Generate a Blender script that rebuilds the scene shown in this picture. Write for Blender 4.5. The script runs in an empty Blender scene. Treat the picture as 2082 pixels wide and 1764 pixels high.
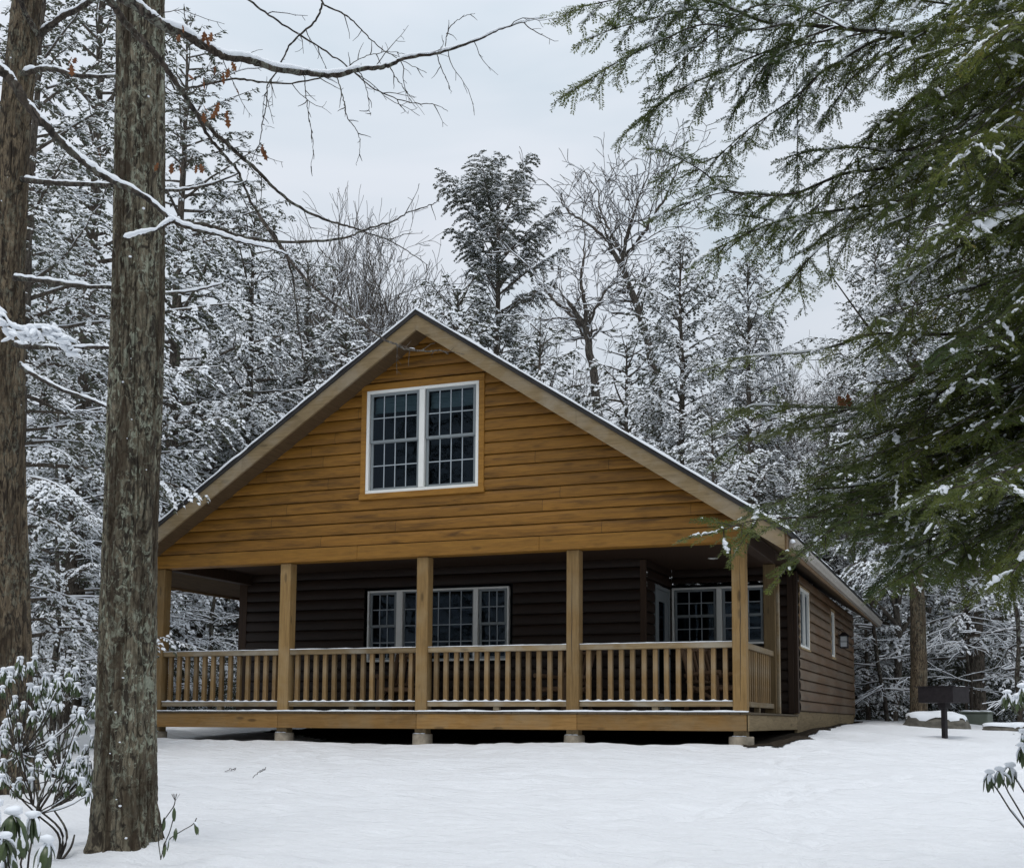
import bpy, math, random
import numpy as np
from math import radians as R, sin, cos, pi

# ------------------------------------------------------------------ camera
sc = bpy.context.scene
CAM = np.array([7.9963, -16.3477, -0.1347])
YAW, PITCH, ROLL = 0.356528, 0.104093, 0.00497
FPX, PX, PY = 2442.6, 1103.4, 1210.7          # focal length and principal point for a 2082 x 1764 picture
_f = np.array([-sin(YAW) * cos(PITCH), cos(YAW) * cos(PITCH), sin(PITCH)])
_r0 = np.array([cos(YAW), sin(YAW), 0.0]); _u0 = np.cross(_r0, _f)
_r = cos(ROLL) * _r0 + sin(ROLL) * _u0
_u = -sin(ROLL) * _r0 + cos(ROLL) * _u0
cam_d = bpy.data.cameras.new("camera"); cam = bpy.data.objects.new("camera", cam_d)
sc.collection.objects.link(cam); sc.camera = cam
from mathutils import Matrix, Vector
M3 = Matrix(((_r[0], _u[0], -_f[0]), (_r[1], _u[1], -_f[1]), (_r[2], _u[2], -_f[2])))
cam.matrix_world = Matrix.Translation(Vector(CAM)) @ M3.to_4x4()
cam_d.sensor_width = 36; cam_d.lens = FPX / 2082 * 36
cam_d.shift_x = -(PX - 1041) / 2082; cam_d.shift_y = (PY - 882) / 2082
cam_d.clip_start = 0.05; cam_d.clip_end = 2000

def at(x, y, d):
    """world point seen at picture position x, y (2082-wide picture) at distance d along the view axis"""
    return CAM + d * (_f + (x - PX) / FPX * _r - (y - PY) / FPX * _u)

def col(x, d):
    p = at(x, 1463, d); return p[0], p[1]

# ------------------------------------------------------------------ sky, sun, exposure
SUN_EL, SUN_AZ = R(70), R(200)
w = bpy.data.worlds.new("World"); sc.world = w; w.use_nodes = True
nt = w.node_tree; nt.nodes.clear()
def N(nt, t, **k):
    n = nt.nodes.new(t)
    for a, v in k.items():
        if a == 'inp':
            for kk, vv in v.items(): n.inputs[kk].default_value = vv
        else: setattr(n, a, v)
    return n
def L(nt, a, b): nt.links.new(a, b)
sky = N(nt, 'ShaderNodeTexSky', sky_type='NISHITA', sun_disc=False, sun_elevation=SUN_EL, sun_rotation=SUN_AZ,
        dust_density=4.0, air_density=1.2)
tc = N(nt, 'ShaderNodeTexCoord'); sep = N(nt, 'ShaderNodeSeparateXYZ'); L(nt, tc.outputs['Generated'], sep.inputs[0])
mp = N(nt, 'ShaderNodeMapping'); mp.inputs['Scale'].default_value = (1.6, 1.6, 4.2); L(nt, tc.outputs['Generated'], mp.inputs[0])
ns = N(nt, 'ShaderNodeTexNoise', inp={'Scale': 1.5, 'Detail': 4.0, 'Roughness': 0.5, 'Distortion': 0.5}); L(nt, mp.outputs[0], ns.inputs['Vector'])
cr = N(nt, 'ShaderNodeValToRGB'); cr.color_ramp.elements[0].position = 0.36; cr.color_ramp.elements[1].position = 0.66
cr.color_ramp.elements[0].color = (0.92, 1.05, 1.17, 1); cr.color_ramp.elements[1].color = (1.20, 1.25, 1.35, 1)
L(nt, ns.outputs[0], cr.inputs[0])
mx = N(nt, 'ShaderNodeMath', operation='MAXIMUM'); mx.inputs[1].default_value = 0.0; L(nt, sep.outputs[2], mx.inputs[0])
ml = N(nt, 'ShaderNodeMath', operation='MULTIPLY_ADD'); ml.inputs[1].default_value = 3.8; ml.inputs[2].default_value = 4.5
L(nt, mx.outputs[0], ml.inputs[0])
vm = N(nt, 'ShaderNodeVectorMath', operation='SCALE'); L(nt, cr.outputs[0], vm.inputs[0]); L(nt, ml.outputs[0], vm.inputs['Scale'])
mix = N(nt, 'ShaderNodeMix', data_type='RGBA'); mix.inputs[0].default_value = 0.93
L(nt, sky.outputs[0], mix.inputs[6]); L(nt, vm.outputs[0], mix.inputs[7])
bg = N(nt, 'ShaderNodeBackground', inp={'Strength': 0.115}); L(nt, mix.outputs[2], bg.inputs[0])
wo = N(nt, 'ShaderNodeOutputWorld'); L(nt, bg.outputs[0], wo.inputs[0])

sd = bpy.data.lights.new("overcast_sun", 'SUN'); so = bpy.data.objects.new("overcast_sun", sd); sc.collection.objects.link(so)
sd.energy = 1.0; sd.angle = R(22); sd.color = (1.0, 0.97, 0.93)
# sun direction: behind and above the viewer
so.rotation_euler = (R(90) - SUN_EL, 0, R(8))
vs = sc.view_settings; vs.view_transform = 'Standard'; vs.look = 'None'; vs.exposure = 0.0; vs.gamma = 1.0
sc.render.engine = 'CYCLES'
sc.cycles.max_bounces = 6; sc.cycles.diffuse_bounces = 3; sc.cycles.glossy_bounces = 3
sc.cycles.transparent_max_bounces = 8; sc.cycles.use_denoising = True
sc.cycles.caustics_reflective = False; sc.cycles.caustics_refractive = False

# ------------------------------------------------------------------ helpers
COL = sc.collection
rng = np.random.default_rng(7)

class MB:
    """collects vertices and faces; build() links them as ONE mesh object"""
    def __init__(s): s.v = []; s.n = 0; s.f = []      # f: list of (array of faces, material, smooth)
    def add(s, V, F, mat=0, smooth=False):
        V = np.asarray(V, float).reshape(-1, 3); F = np.asarray(F, int)
        if len(F) == 0: return
        s.v.append(V); s.f.append((F + s.n, mat, smooth)); s.n += len(V)
    def merge(s, o, M=None, t=(0, 0, 0), matmap=None):
        V = np.concatenate(o.v)
        if M is not None: V = V @ np.asarray(M).T
        V = V + np.asarray(t)
        for F, m, sm in o.f: s.f.append((F + s.n, m if matmap is None else matmap[m], sm))
        s.v.append(V); s.n += len(V)
    def mesh(s, name, mats):
        me = bpy.data.meshes.new(name)
        if not s.v: return me
        V = np.concatenate(s.v); me.vertices.add(len(V)); me.vertices.foreach_set('co', V.astype(np.float32).ravel())
        nl = sum(F.size for F, _, _ in s.f); npo = sum(len(F) for F, _, _ in s.f)
        me.loops.add(nl); me.polygons.add(npo)
        me.loops.foreach_set('vertex_index', np.concatenate([F.ravel() for F, _, _ in s.f]).astype(np.int32))
        tot = np.concatenate([np.full(len(F), F.shape[1]) for F, _, _ in s.f])
        st = np.concatenate([[0], np.cumsum(tot)[:-1]]).astype(np.int32)
        me.polygons.foreach_set('loop_start', st)
        me.polygons.foreach_set('material_index', np.concatenate([np.full(len(F), m) for F, m, _ in s.f]).astype(np.int32))
        me.polygons.foreach_set('use_smooth', np.concatenate([np.full(len(F), sm) for F, _, sm in s.f]).astype(bool))
        for m in (mats if isinstance(mats, (list, tuple)) else [mats]): me.materials.append(m)
        me.update(calc_edges=True)
        return me
    def build(s, name, mats, parent=None):
        return link(name, s.mesh(name, mats), parent)

def link(name, me, parent=None):
    o = bpy.data.objects.new(name, me); COL.objects.link(o)
    if parent is not None: o.parent = parent
    return o

def thing(name, label, cat, loc=(0, 0, 0), rz=0.0, group=None):
    o = bpy.data.objects.new(name, None); COL.objects.link(o); o.location = loc; o.rotation_euler = (0, 0, rz)
    o.empty_display_size = 0.3
    return tag(o, label, cat, group)
def tag(o, label=None, cat=None, group=None, kind=None):
    if label: o['label'] = label
    if cat: o['category'] = cat
    if group: o['group'] = group
    if kind: o['kind'] = kind
    return o
def dup(root, loc, rz, label, scale=1.0, group=None):
    r = root.copy(); COL.objects.link(r); r.location = loc; r.rotation_euler = (0, 0, rz); r.scale = (scale,) * 3
    r['label'] = label
    if group: r['group'] = group
    for ch in list(root.children):
        c = ch.copy(); COL.objects.link(c); c.parent = r
    return r

# value noise -----------------------------------------------------
_perm = rng.random(4096)
def _h(i, j, k): return _perm[(i * 374761 + j * 668265 + k * 974711) % 4096]
def vnoise(x, y, z=0.0):
    x, y, z = np.broadcast_arrays(np.asarray(x, float), np.asarray(y, float), np.asarray(z, float))
    i, j, k = np.floor(x).astype(int), np.floor(y).astype(int), np.floor(z).astype(int)
    a, b, c = x - i, y - j, z - k
    a, b, c = a * a * (3 - 2 * a), b * b * (3 - 2 * b), c * c * (3 - 2 * c)
    o = 0
    for di in (0, 1):
        for dj in (0, 1):
            for dk in (0, 1):
                o = o + _h(i + di, j + dj, k + dk) * (a if di else 1 - a) * (b if dj else 1 - b) * (c if dk else 1 - c)
    return o * 2 - 1
def fbm(x, y, z=0.0, o=4):
    s = 0; a = 1.0
    for q in range(o): s = s + a * vnoise(x * 2 ** q + 13.7 * q, y * 2 ** q + 5.1 * q, np.asarray(z) * 2 ** q); a *= .5
    return s
def sstep(a, b, x): t = np.clip((x - a) / (b - a), 0, 1); return t * t * (3 - 2 * t)

# chamfered box ----------------------------------------------------
def box(mb, x0, x1, y0, y1, z0, z1, b=0.004, mat=0, M=None):
    b = min(b, (x1 - x0) * .3, (y1 - y0) * .3, (z1 - z0) * .3)
    V = []; idx = {}
    for sx in (0, 1):
        for sy in (0, 1):
            for sz in (0, 1):
                X = (x0, x1)[sx]; Y = (y0, y1)[sy]; Z = (z0, z1)[sz]
                ix = b if not sx else -b; iy = b if not sy else -b; iz = b if not sz else -b
                idx[sx, sy, sz] = len(V)
                V += [(X, Y + iy, Z + iz), (X + ix, Y, Z + iz), (X + ix, Y + iy, Z)]
    g = lambda sx, sy, sz, a: idx[sx, sy, sz] + a
    F = []; T = []
    for s in (0, 1):
        q = [(s, 0, 0), (s, 1, 0), (s, 1, 1), (s, 0, 1)]; q = q if s else q[::-1]; F.append([g(*p, 0) for p in q])
        q = [(0, s, 0), (0, s, 1), (1, s, 1), (1, s, 0)]; q = q if s else q[::-1]; F.append([g(*p, 1) for p in q])
        q = [(0, 0, s), (1, 0, s), (1, 1, s), (0, 1, s)]; q = q if s else q[::-1]; F.append([g(*p, 2) for p in q])
    C = np.array([(x0 + x1) / 2, (y0 + y1) / 2, (z0 + z1) / 2]); VA = np.array(V)
    def fix(f):
        p = VA[f]; n = np.cross(p[1] - p[0], p[2] - p[0])
        return f if np.dot(n, p.mean(0) - C) > 0 else f[::-1]
    for a in (0, 1):
        for c in (0, 1):
            F.append([g(a, c, 0, 0), g(a, c, 0, 1), g(a, c, 1, 1), g(a, c, 1, 0)])
            F.append([g(a, 0, c, 0), g(a, 0, c, 2), g(a, 1, c, 2), g(a, 1, c, 0)])
            F.append([g(0, a, c, 1), g(0, a, c, 2), g(1, a, c, 2), g(1, a, c, 1)])
    for a in (0, 1):
        for c in (0, 1):
            for e in (0, 1): T.append([g(a, c, e, 0), g(a, c, e, 1), g(a, c, e, 2)])
    F = [fix(f) for f in F]; T = [fix(t) for t in T]
    V = VA
    if M is not None: V = V @ np.asarray(M)[:3, :3].T + np.asarray(M)[:3, 3]
    n = mb.n; mb.add(V, F, mat); mb.f.append((np.array(T) + n, mat, False))

def tube(mb, P, rad, sides=6, mat=0, smooth=True, cap=True, squash=None):
    P = np.asarray(P, float); n = len(P); rad = np.broadcast_to(np.asarray(rad, float), (n,))
    T = np.gradient(P, axis=0); T /= np.linalg.norm(T, axis=1)[:, None] + 1e-12
    ref = np.array([0, 0, 1.0]) if abs(T[:, 2]).mean() < .85 else np.array([1.0, 0, 0])
    A = np.cross(T, ref); A /= np.linalg.norm(A, axis=1)[:, None] + 1e-12; B = np.cross(A, T)
    th = np.arange(sides) / sides * 2 * pi
    kb = 1.0 if squash is None else squash
    V = P[:, None] + rad[:, None, None] * (np.cos(th)[None, :, None] * A[:, None] + kb * np.sin(th)[None, :, None] * B[:, None])
    i = np.arange(n - 1)[:, None] * sides; j = np.arange(sides)[None]; k = (j + 1) % sides
    F = np.stack([i + j, i + k, i + sides + k, i + sides + j], -1).reshape(-1, 4)
    m0 = mb.n; mb.add(V.reshape(-1, 3), F, mat, smooth)
    if cap and sides > 2:
        mb.f.append((np.array([list(range(sides))]) [:, ::-1] + m0, mat, False))
        mb.f.append((np.array([list(range(sides))]) + m0 + (n - 1) * sides, mat, False))
    return V

def spline(P, n):
    """smooth polyline through the points P"""
    P = np.asarray(P, float); m = len(P)
    if m == 2: t = np.linspace(0, 1, n)[:, None]; return P[0] * (1 - t) + P[1] * t
    Q = np.vstack([2 * P[0] - P[1], P, 2 * P[-1] - P[-2]])
    u = np.linspace(0, m - 1 - 1e-9, n); i = u.astype(int); t = (u - i)[:, None]
    a, b, c, d = Q[i], Q[i + 1], Q[i + 2], Q[i + 3]
    return .5 * (2 * b + (c - a) * t + (2 * a - 5 * b + 4 * c - d) * t * t + (3 * b - a - 3 * c + d) * t ** 3)

def _ico():
    import bmesh
    bm = bmesh.new(); bmesh.ops.create_icosphere(bm, subdivisions=2, radius=1)
    V = np.array([v.co[:] for v in bm.verts]); F = np.array([[v.index for v in f.verts] for f in bm.faces]); bm.free()
    return V, F
def _ico1():
    import bmesh
    bm = bmesh.new(); bmesh.ops.create_icosphere(bm, subdivisions=1, radius=1)
    V = np.array([v.co[:] for v in bm.verts]); F = np.array([[v.index for v in f.verts] for f in bm.faces]); bm.free()
    return V, F
ICO2, ICO1 = _ico(), _ico1()
def basis(D):
    D = D / (np.linalg.norm(D, axis=-1, keepdims=True) + 1e-12)
    Yv = np.cross(np.array([0, 0, 1.0]), D); ln = np.linalg.norm(Yv, axis=-1, keepdims=True)
    Yv = np.where(ln < 1e-4, np.array([0, 1.0, 0]), Yv / (ln + 1e-12)); Z = np.cross(D, Yv)
    return D, Yv, Z
def blobs(mb, C, D, l, wd, h, ico=ICO1, mat=0, jit=.18, seed=0):
    """lumps of snow: centre, direction, half length, half width, half height"""
    C = np.atleast_2d(C); n = len(C)
    if n == 0: return
    D, Yv, Z = basis(np.broadcast_to(np.atleast_2d(D), (n, 3)))
    l, wd, h = [np.broadcast_to(np.asarray(q, float), (n,))[:, None, None] for q in (l, wd, h)]
    V, F = ico; g = np.random.default_rng(seed + n)
    J = 1 + g.uniform(-jit, jit, (n, len(V), 1)); Vb = V[None] * J
    W = C[:, None] + D[:, None] * Vb[..., :1] * l + Yv[:, None] * Vb[..., 1:2] * wd + Z[:, None] * Vb[..., 2:3] * h
    FF = F[None] + (np.arange(n) * len(V))[:, None, None]
    mb.add(W.reshape(-1, 3), FF.reshape(-1, 3), mat, True)

def leaflets(crown, snow, P, D, l, wd, ht, hb, has, mc=0, ms=0, up=None):
    """needle sprays: elongated double wedges, needles below, snow on top where has"""
    n = len(P)
    if n == 0: return
    D, Yv, Z = basis(D)
    if up is not None:
        Yv = Yv * np.cos(up)[:, None] + Z * np.sin(up)[:, None]; Z = np.cross(D, Yv)
    l, wd, ht, hb = [np.broadcast_to(np.asarray(q, float), (n,))[:, None] for q in (l, wd, ht, hb)]
    m = P + D * l * .42
    low = np.stack([P, P + D * l, m + Yv * wd, m - Yv * wd, m - Z * hb], 1)
    F = np.array([[0, 2, 4], [2, 1, 4], [1, 3, 4], [3, 0, 4]])
    idx = lambda k: (F[None] + (np.arange(k) * 5)[:, None, None]).reshape(-1, 3)
    crown.add(low.reshape(-1, 3), idx(n), mc, False)
    hi = np.stack([P, P + D * l, m + Yv * wd, m - Yv * wd, m + Z * ht], 1)
    F2 = F[:, ::-1]
    idx2 = lambda k: (F2[None] + (np.arange(k) * 5)[:, None, None]).reshape(-1, 3)
    k = int(has.sum())
    if k: snow.add(hi[has].reshape(-1, 3), idx2(k), ms, True)
    nh = ~has; k = int(nh.sum())
    if k:
        hh = hi[nh]; hh[:, 4] = (m + Z * ht * .25)[nh]
        crown.add(hh.reshape(-1, 3), idx2(k), mc, False)

# ------------------------------------------------------------------ materials
def newmat(name):
    m = bpy.data.materials.new(name); m.use_nodes = True; t = m.node_tree; b = t.nodes['Principled BSDF']
    b.inputs['Specular IOR Level'].default_value = .3
    return m, t, b
def ramp(t, pts):
    r = N(t, 'ShaderNodeValToRGB'); e = r.color_ramp.elements
    while len(e) < len(pts): e.new(.5)
    for q, (p, c) in zip(e, pts): q.position = p; q.color = (*c, 1) if len(c) == 3 else c
    return r
def coords(t, scale=(1, 1, 1), kind='Object', loc=(0, 0, 0)):
    c = N(t, 'ShaderNodeTexCoord'); m = N(t, 'ShaderNodeMapping'); m.inputs['Scale'].default_value = scale
    m.inputs['Location'].default_value = loc
    L(t, c.outputs[kind], m.inputs[0]); return m.outputs[0]
def noise(t, vec, scale, detail=4, rough=.55, dist=0.0):
    n = N(t, 'ShaderNodeTexNoise', inp={'Scale': scale, 'Detail': detail, 'Roughness': rough, 'Distortion': dist})
    L(t, vec, n.inputs['Vector']); return n.outputs[0]
def mixc(t, f, a, b, blend='MIX'):
    m = N(t, 'ShaderNodeMix', data_type='RGBA', blend_type=blend)
    for s, q in ((0, f), (6, a), (7, b)):
        if hasattr(q, 'links'): L(t, q, m.inputs[s])
        else: m.inputs[s].default_value = q if s == 0 else (*q, 1)
    return m.outputs[2]
def bump(t, b, h, strength=.4, dist=.01):
    n = N(t, 'ShaderNodeBump', inp={'Strength': strength, 'Distance': dist}); L(t, h, n.inputs['Height']); L(t, n.outputs[0], b.inputs['Normal'])
def math1(t, op, a, b=None, c=None):
    m = N(t, 'ShaderNodeMath', operation=op)
    for i, q in enumerate((a, b, c)):
        if q is None: continue
        if hasattr(q, 'links'): L(t, q, m.inputs[i])
        else: m.inputs[i].default_value = q
    return m.outputs[0]

def wood(name, c1, c2, axis='X', rough=.7, weather=None, knots=.5, seed=0.0, stain=None, grain=1.0):
    """sawn timber: grain along one axis, knots, per-object tint, weathered patches"""
    m, t, b = newmat(name)
    sc_ = {'X': (1.2, 16, 16), 'Y': (16, 1.2, 16), 'Z': (16, 16, 1.2)}[axis]
    v = coords(t, sc_, loc=(seed, seed * 2, seed * 3))
    oi = N(t, 'ShaderNodeObjectInfo')
    g = noise(t, v, 2.2 * grain, 6, .62, .6)
    c = ramp(t, [(.28, c1), (.72, c2)]); L(t, g, c.inputs[0]); out = c.outputs[0]
    # knots
    kv = coords(t, {'X': (1.0, 3.2, 3.2), 'Y': (3.2, 1.0, 3.2), 'Z': (3.2, 3.2, 1.0)}[axis], loc=(seed + 3, seed, seed))
    vo = N(t, 'ShaderNodeTexVoronoi', inp={'Scale': 1.7}); L(t, kv, vo.inputs['Vector'])
    kr = ramp(t, [(.0, (1, 1, 1)), (.10, (.85, .85, .85)), (.17, (0, 0, 0))]); L(t, vo.outputs['Distance'], kr.inputs[0])
    out = mixc(t, math1(t, 'MULTIPLY', kr.outputs[0], knots), out, tuple(x * .35 for x in c1))
    if weather:
        wv = coords(t, (1.1, 1.1, 1.4), loc=(seed, 1, 2)); wn = noise(t, wv, 1.6, 5, .6, .3)
        wr = ramp(t, [(.45, (0, 0, 0)), (.68, (1, 1, 1))]); L(t, wn, wr.inputs[0])
        out = mixc(t, math1(t, 'MULTIPLY', wr.outputs[0], weather[1]), out, weather[0])
    if stain:
        sv = coords(t, (.7, .7, 3.2), loc=(seed + 8, 1, 2)); sn = noise(t, sv, 2.3, 6, .65, .6)
        sr = ramp(t, [(.56, (0, 0, 0)), (.74, (1, 1, 1))]); L(t, sn, sr.inputs[0])
        out = mixc(t, math1(t, 'MULTIPLY', sr.outputs[0], stain), out, tuple(x * .28 for x in c1))
    # per object tint
    rm = math1(t, 'MULTIPLY_ADD', oi.outputs['Random'], .5, .74)
    cv = N(t, 'ShaderNodeVectorMath', operation='SCALE'); L(t, out, cv.inputs[0]); L(t, rm, cv.inputs['Scale'])
    L(t, cv.outputs[0], b.inputs['Base Color']); b.inputs['Roughness'].default_value = rough
    bump(t, b, g, .25, .004)
    return m

def siding(name, c1, c2, course, z0, axis='X', stain=.6, knots=.55, gray=None, vx=1.0):
    """log siding boards: every course and every board length has its own tone; grain, knots, water stains"""
    m, t, b = newmat(name)
    tcn = N(t, 'ShaderNodeTexCoord'); sp = N(t, 'ShaderNodeSeparateXYZ'); L(t, tcn.outputs['Object'], sp.inputs[0])
    a = sp.outputs[0] if axis == 'X' else sp.outputs[1]
    cz = math1(t, 'DIVIDE', math1(t, 'SUBTRACT', sp.outputs[2], z0), course)
    ci = math1(t, 'FLOOR', cz)
    w1 = N(t, 'ShaderNodeTexWhiteNoise', noise_dimensions='1D'); L(t, ci, w1.inputs['W'])
    off = math1(t, 'MULTIPLY', w1.outputs[0], 3.0)
    bi = math1(t, 'DIVIDE', math1(t, 'ADD', a, off), 4.6); bf = math1(t, 'FLOOR', bi)
    cmb = N(t, 'ShaderNodeCombineXYZ'); L(t, ci, cmb.inputs[0]); L(t, bf, cmb.inputs[1])
    w2 = N(t, 'ShaderNodeTexWhiteNoise', noise_dimensions='3D'); L(t, cmb.outputs[0], w2.inputs[0])
    # grain coordinates, shifted for each board
    sh = N(t, 'ShaderNodeVectorMath', operation='SCALE'); L(t, w2.outputs[1], sh.inputs[0]); sh.inputs['Scale'].default_value = 20
    ad = N(t, 'ShaderNodeVectorMath', operation='ADD'); L(t, tcn.outputs['Object'], ad.inputs[0]); L(t, sh.outputs[0], ad.inputs[1])
    mp = N(t, 'ShaderNodeMapping'); mp.inputs['Scale'].default_value = (1.0, 14, 14) if axis == 'X' else (14, 1.0, 14); L(t, ad.outputs[0], mp.inputs[0])
    g = noise(t, mp.outputs[0], 2.0, 6, .62, 1.1)
    c = ramp(t, [(.27, c1), (.73, c2)]); L(t, g, c.inputs[0]); out = c.outputs[0]
    mp2 = N(t, 'ShaderNodeMapping'); mp2.inputs['Scale'].default_value = (1.1, 3.6, 3.6) if axis == 'X' else (3.6, 1.1, 3.6); L(t, ad.outputs[0], mp2.inputs[0])
    vo = N(t, 'ShaderNodeTexVoronoi', inp={'Scale': 1.3}); L(t, mp2.outputs[0], vo.inputs['Vector'])
    kr = ramp(t, [(.0, (1, 1, 1)), (.08, (.9, .9, .9)), (.13, (.35, .35, .35)), (.26, (0, 0, 0))]); L(t, vo.outputs['Distance'], kr.inputs[0])
    out = mixc(t, math1(t, 'MULTIPLY', kr.outputs[0], knots), out, tuple(x * .3 for x in c1))
    # stains: long dark streaks
    sv = N(t, 'ShaderNodeMapping'); sv.inputs['Scale'].default_value = (.45, .45, 4.5); L(t, tcn.outputs['Object'], sv.inputs[0])
    sn = noise(t, sv.outputs[0], 2.1, 7, .66, .5)
    sr = ramp(t, [(.50, (0, 0, 0)), (.68, (1, 1, 1))]); L(t, sn, sr.inputs[0])
    out = mixc(t, math1(t, 'MULTIPLY', sr.outputs[0], stain), out, tuple(x * .3 for x in (c1 if not gray else gray)))
    if gray:
        gv = N(t, 'ShaderNodeMapping'); gv.inputs['Scale'].default_value = (.6, .6, 1.5); L(t, tcn.outputs['Object'], gv.inputs[0])
        gn = noise(t, gv.outputs[0], 1.3, 5, .6, .4); gr = ramp(t, [(.42, (0, 0, 0)), (.66, (1, 1, 1))]); L(t, gn, gr.inputs[0])
        out = mixc(t, math1(t, 'MULTIPLY', gr.outputs[0], .7), out, gray)
    rm = math1(t, 'MULTIPLY_ADD', w2.outputs[0], .20, .88)
    cv = N(t, 'ShaderNodeVectorMath', operation='SCALE'); L(t, out, cv.inputs[0]); L(t, rm, cv.inputs['Scale'])
    # butt joints
    fr = math1(t, 'FRACT', bi); jl = math1(t, 'LESS_THAN', fr, .0012)
    out = mixc(t, jl, cv.outputs[0], tuple(x * .12 for x in c1))
    L(t, out, b.inputs['Base Color']); b.inputs['Roughness'].default_value = .55
    bump(t, b, g, .3, .004)
    return m

def snow_mat(name, col=(.80, .83, .87), bs=.25, sc_=30):
    m, t, b = newmat(name)
    v = coords(t); n = noise(t, v, sc_, 4, .6)
    b.inputs['Base Color'].default_value = (*col, 1); b.inputs['Roughness'].default_value = .6
    b.inputs['Specular IOR Level'].default_value = .2
    bump(t, b, n, bs, .01); return m

def ground_mat():
    m, t, b = newmat("snow_ground")
    v = coords(t, (1, 1, 1)); vs_ = coords(t, (.5, 1.9, 1))
    n1 = noise(t, vs_, 1.6, 6, .6, .4); n2 = noise(t, v, 28, 4, .6)
    mr = N(t, 'ShaderNodeMapping'); mr.inputs['Rotation'].default_value = (0, 0, R(-17)); mr.inputs['Scale'].default_value = (1.5, 5.5, 1); L(t, v, mr.inputs[0])
    n3 = noise(t, mr.outputs[0], 2.3, 5, .6, .5)
    h = math1(t, 'ADD', math1(t, 'ADD', math1(t, 'MULTIPLY', n1, .8), math1(t, 'MULTIPLY', n3, .35)), math1(t, 'MULTIPLY', n2, .10))
    geo = N(t, 'ShaderNodeNewGeometry'); sp = N(t, 'ShaderNodeSeparateXYZ'); L(t, geo.outputs['Position'], sp.inputs[0])
    # thin patches where grass and leaf litter poke through, to the right under the hemlock and around far trees
    mx_ = N(t, 'ShaderNodeMapRange', inp={'From Min': 8.2, 'From Max': 10.6}); L(t, sp.outputs[0], mx_.inputs[0])
    my = N(t, 'ShaderNodeMapRange', inp={'From Min': -6.0, 'From Max': 0.5}); L(t, sp.outputs[1], my.inputs[0])
    mask = math1(t, 'MULTIPLY', mx_.outputs[0], my.outputs[0])
    ln = noise(t, coords(t, (1, .6, 1)), 7, 8, .75, .8); lm = math1(t, 'ADD', ln, math1(t, 'MULTIPLY', mask, .17))
    lr = ramp(t, [(.60, (0, 0, 0)), (.70, (1, 1, 1))]); L(t, lm, lr.inputs[0])
    lc = ramp(t, [(.3, (.10, .08, .05)), (.7, (.30, .27, .19))]); L(t, n2, lc.inputs[0])
    out = mixc(t, math1(t, 'MULTIPLY', lr.outputs[0], mask), (.78, .79, .81), lc.outputs[0])
    L(t, out, b.inputs['Base Color']); b.inputs['Roughness'].default_value = .6; b.inputs['Specular IOR Level'].default_value = .2
    bump(t, b, h, .8, .14); return m

def bark_mat(name, dark=(.035, .026, .018), mid=(.15, .125, .09), lichen=(.30, .32, .26), li=.6, stain=.8, s=1.0, fis=.9):
    m, t, b = newmat(name)
    v = coords(t, (s * 9, s * 9, s * 2.5)); g = noise(t, v, 2.4, 8, .70, .9)
    c = ramp(t, [(.34, dark), (.45, tuple(x * .7 for x in mid)), (.55, mid), (.70, tuple(x * 1.5 for x in mid))]); L(t, g, c.inputs[0]); out = c.outputs[0]
    # plates parted by dark fissures: bark cracks plus painted furrow shade
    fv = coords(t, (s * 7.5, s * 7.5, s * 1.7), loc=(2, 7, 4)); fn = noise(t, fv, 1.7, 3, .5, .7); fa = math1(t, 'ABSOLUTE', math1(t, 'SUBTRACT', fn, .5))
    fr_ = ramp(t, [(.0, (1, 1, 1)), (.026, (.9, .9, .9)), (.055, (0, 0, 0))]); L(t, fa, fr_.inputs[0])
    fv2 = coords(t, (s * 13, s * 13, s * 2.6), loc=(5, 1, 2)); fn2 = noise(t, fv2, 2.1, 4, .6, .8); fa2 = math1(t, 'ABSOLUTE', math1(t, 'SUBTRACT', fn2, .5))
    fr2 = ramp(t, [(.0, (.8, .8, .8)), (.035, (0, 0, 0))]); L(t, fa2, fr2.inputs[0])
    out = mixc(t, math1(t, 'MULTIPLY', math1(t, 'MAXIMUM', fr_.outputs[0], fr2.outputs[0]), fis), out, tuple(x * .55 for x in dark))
    # grey lichen plates
    lv = coords(t, (s * 5, s * 5, s * 3.2)); ln = noise(t, lv, 3.4, 9, .76, 1.3)
    lr = ramp(t, [(.52, (0, 0, 0)), (.56, (1, 1, 1))]); L(t, ln, lr.inputs[0])
    big = noise(t, coords(t, (s * 1.2, s * 1.2, s * .7), loc=(3, 1, 0)), 1.7, 3, .5); br = ramp(t, [(.36, (0, 0, 0)), (.52, (1, 1, 1))]); L(t, big, br.inputs[0])
    lc = ramp(t, [(.35, tuple(x * .6 for x in lichen)), (.65, lichen)]); L(t, noise(t, v, 9, 3, .6), lc.inputs[0])
    out = mixc(t, math1(t, 'MULTIPLY', math1(t, 'MULTIPLY', lr.outputs[0], br.outputs[0]), li), out, lc.outputs[0])
    # dark wet streaks
    sn = noise(t, coords(t, (s * 4.2, s * 4.2, s * .55), loc=(9, 4, 1)), 1.4, 5, .6, .5); sr = ramp(t, [(.49, (0, 0, 0)), (.60, (1, 1, 1))]); L(t, sn, sr.inputs[0])
    out = mixc(t, math1(t, 'MULTIPLY', sr.outputs[0], stain), out, (.040, .027, .015))
    L(t, out, b.inputs['Base Color']); b.inputs['Roughness'].default_value = .9
    h = math1(t, 'ADD', g, math1(t, 'MULTIPLY', ln, .5)); bump(t, b, h, .8, .012)
    return m

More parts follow.
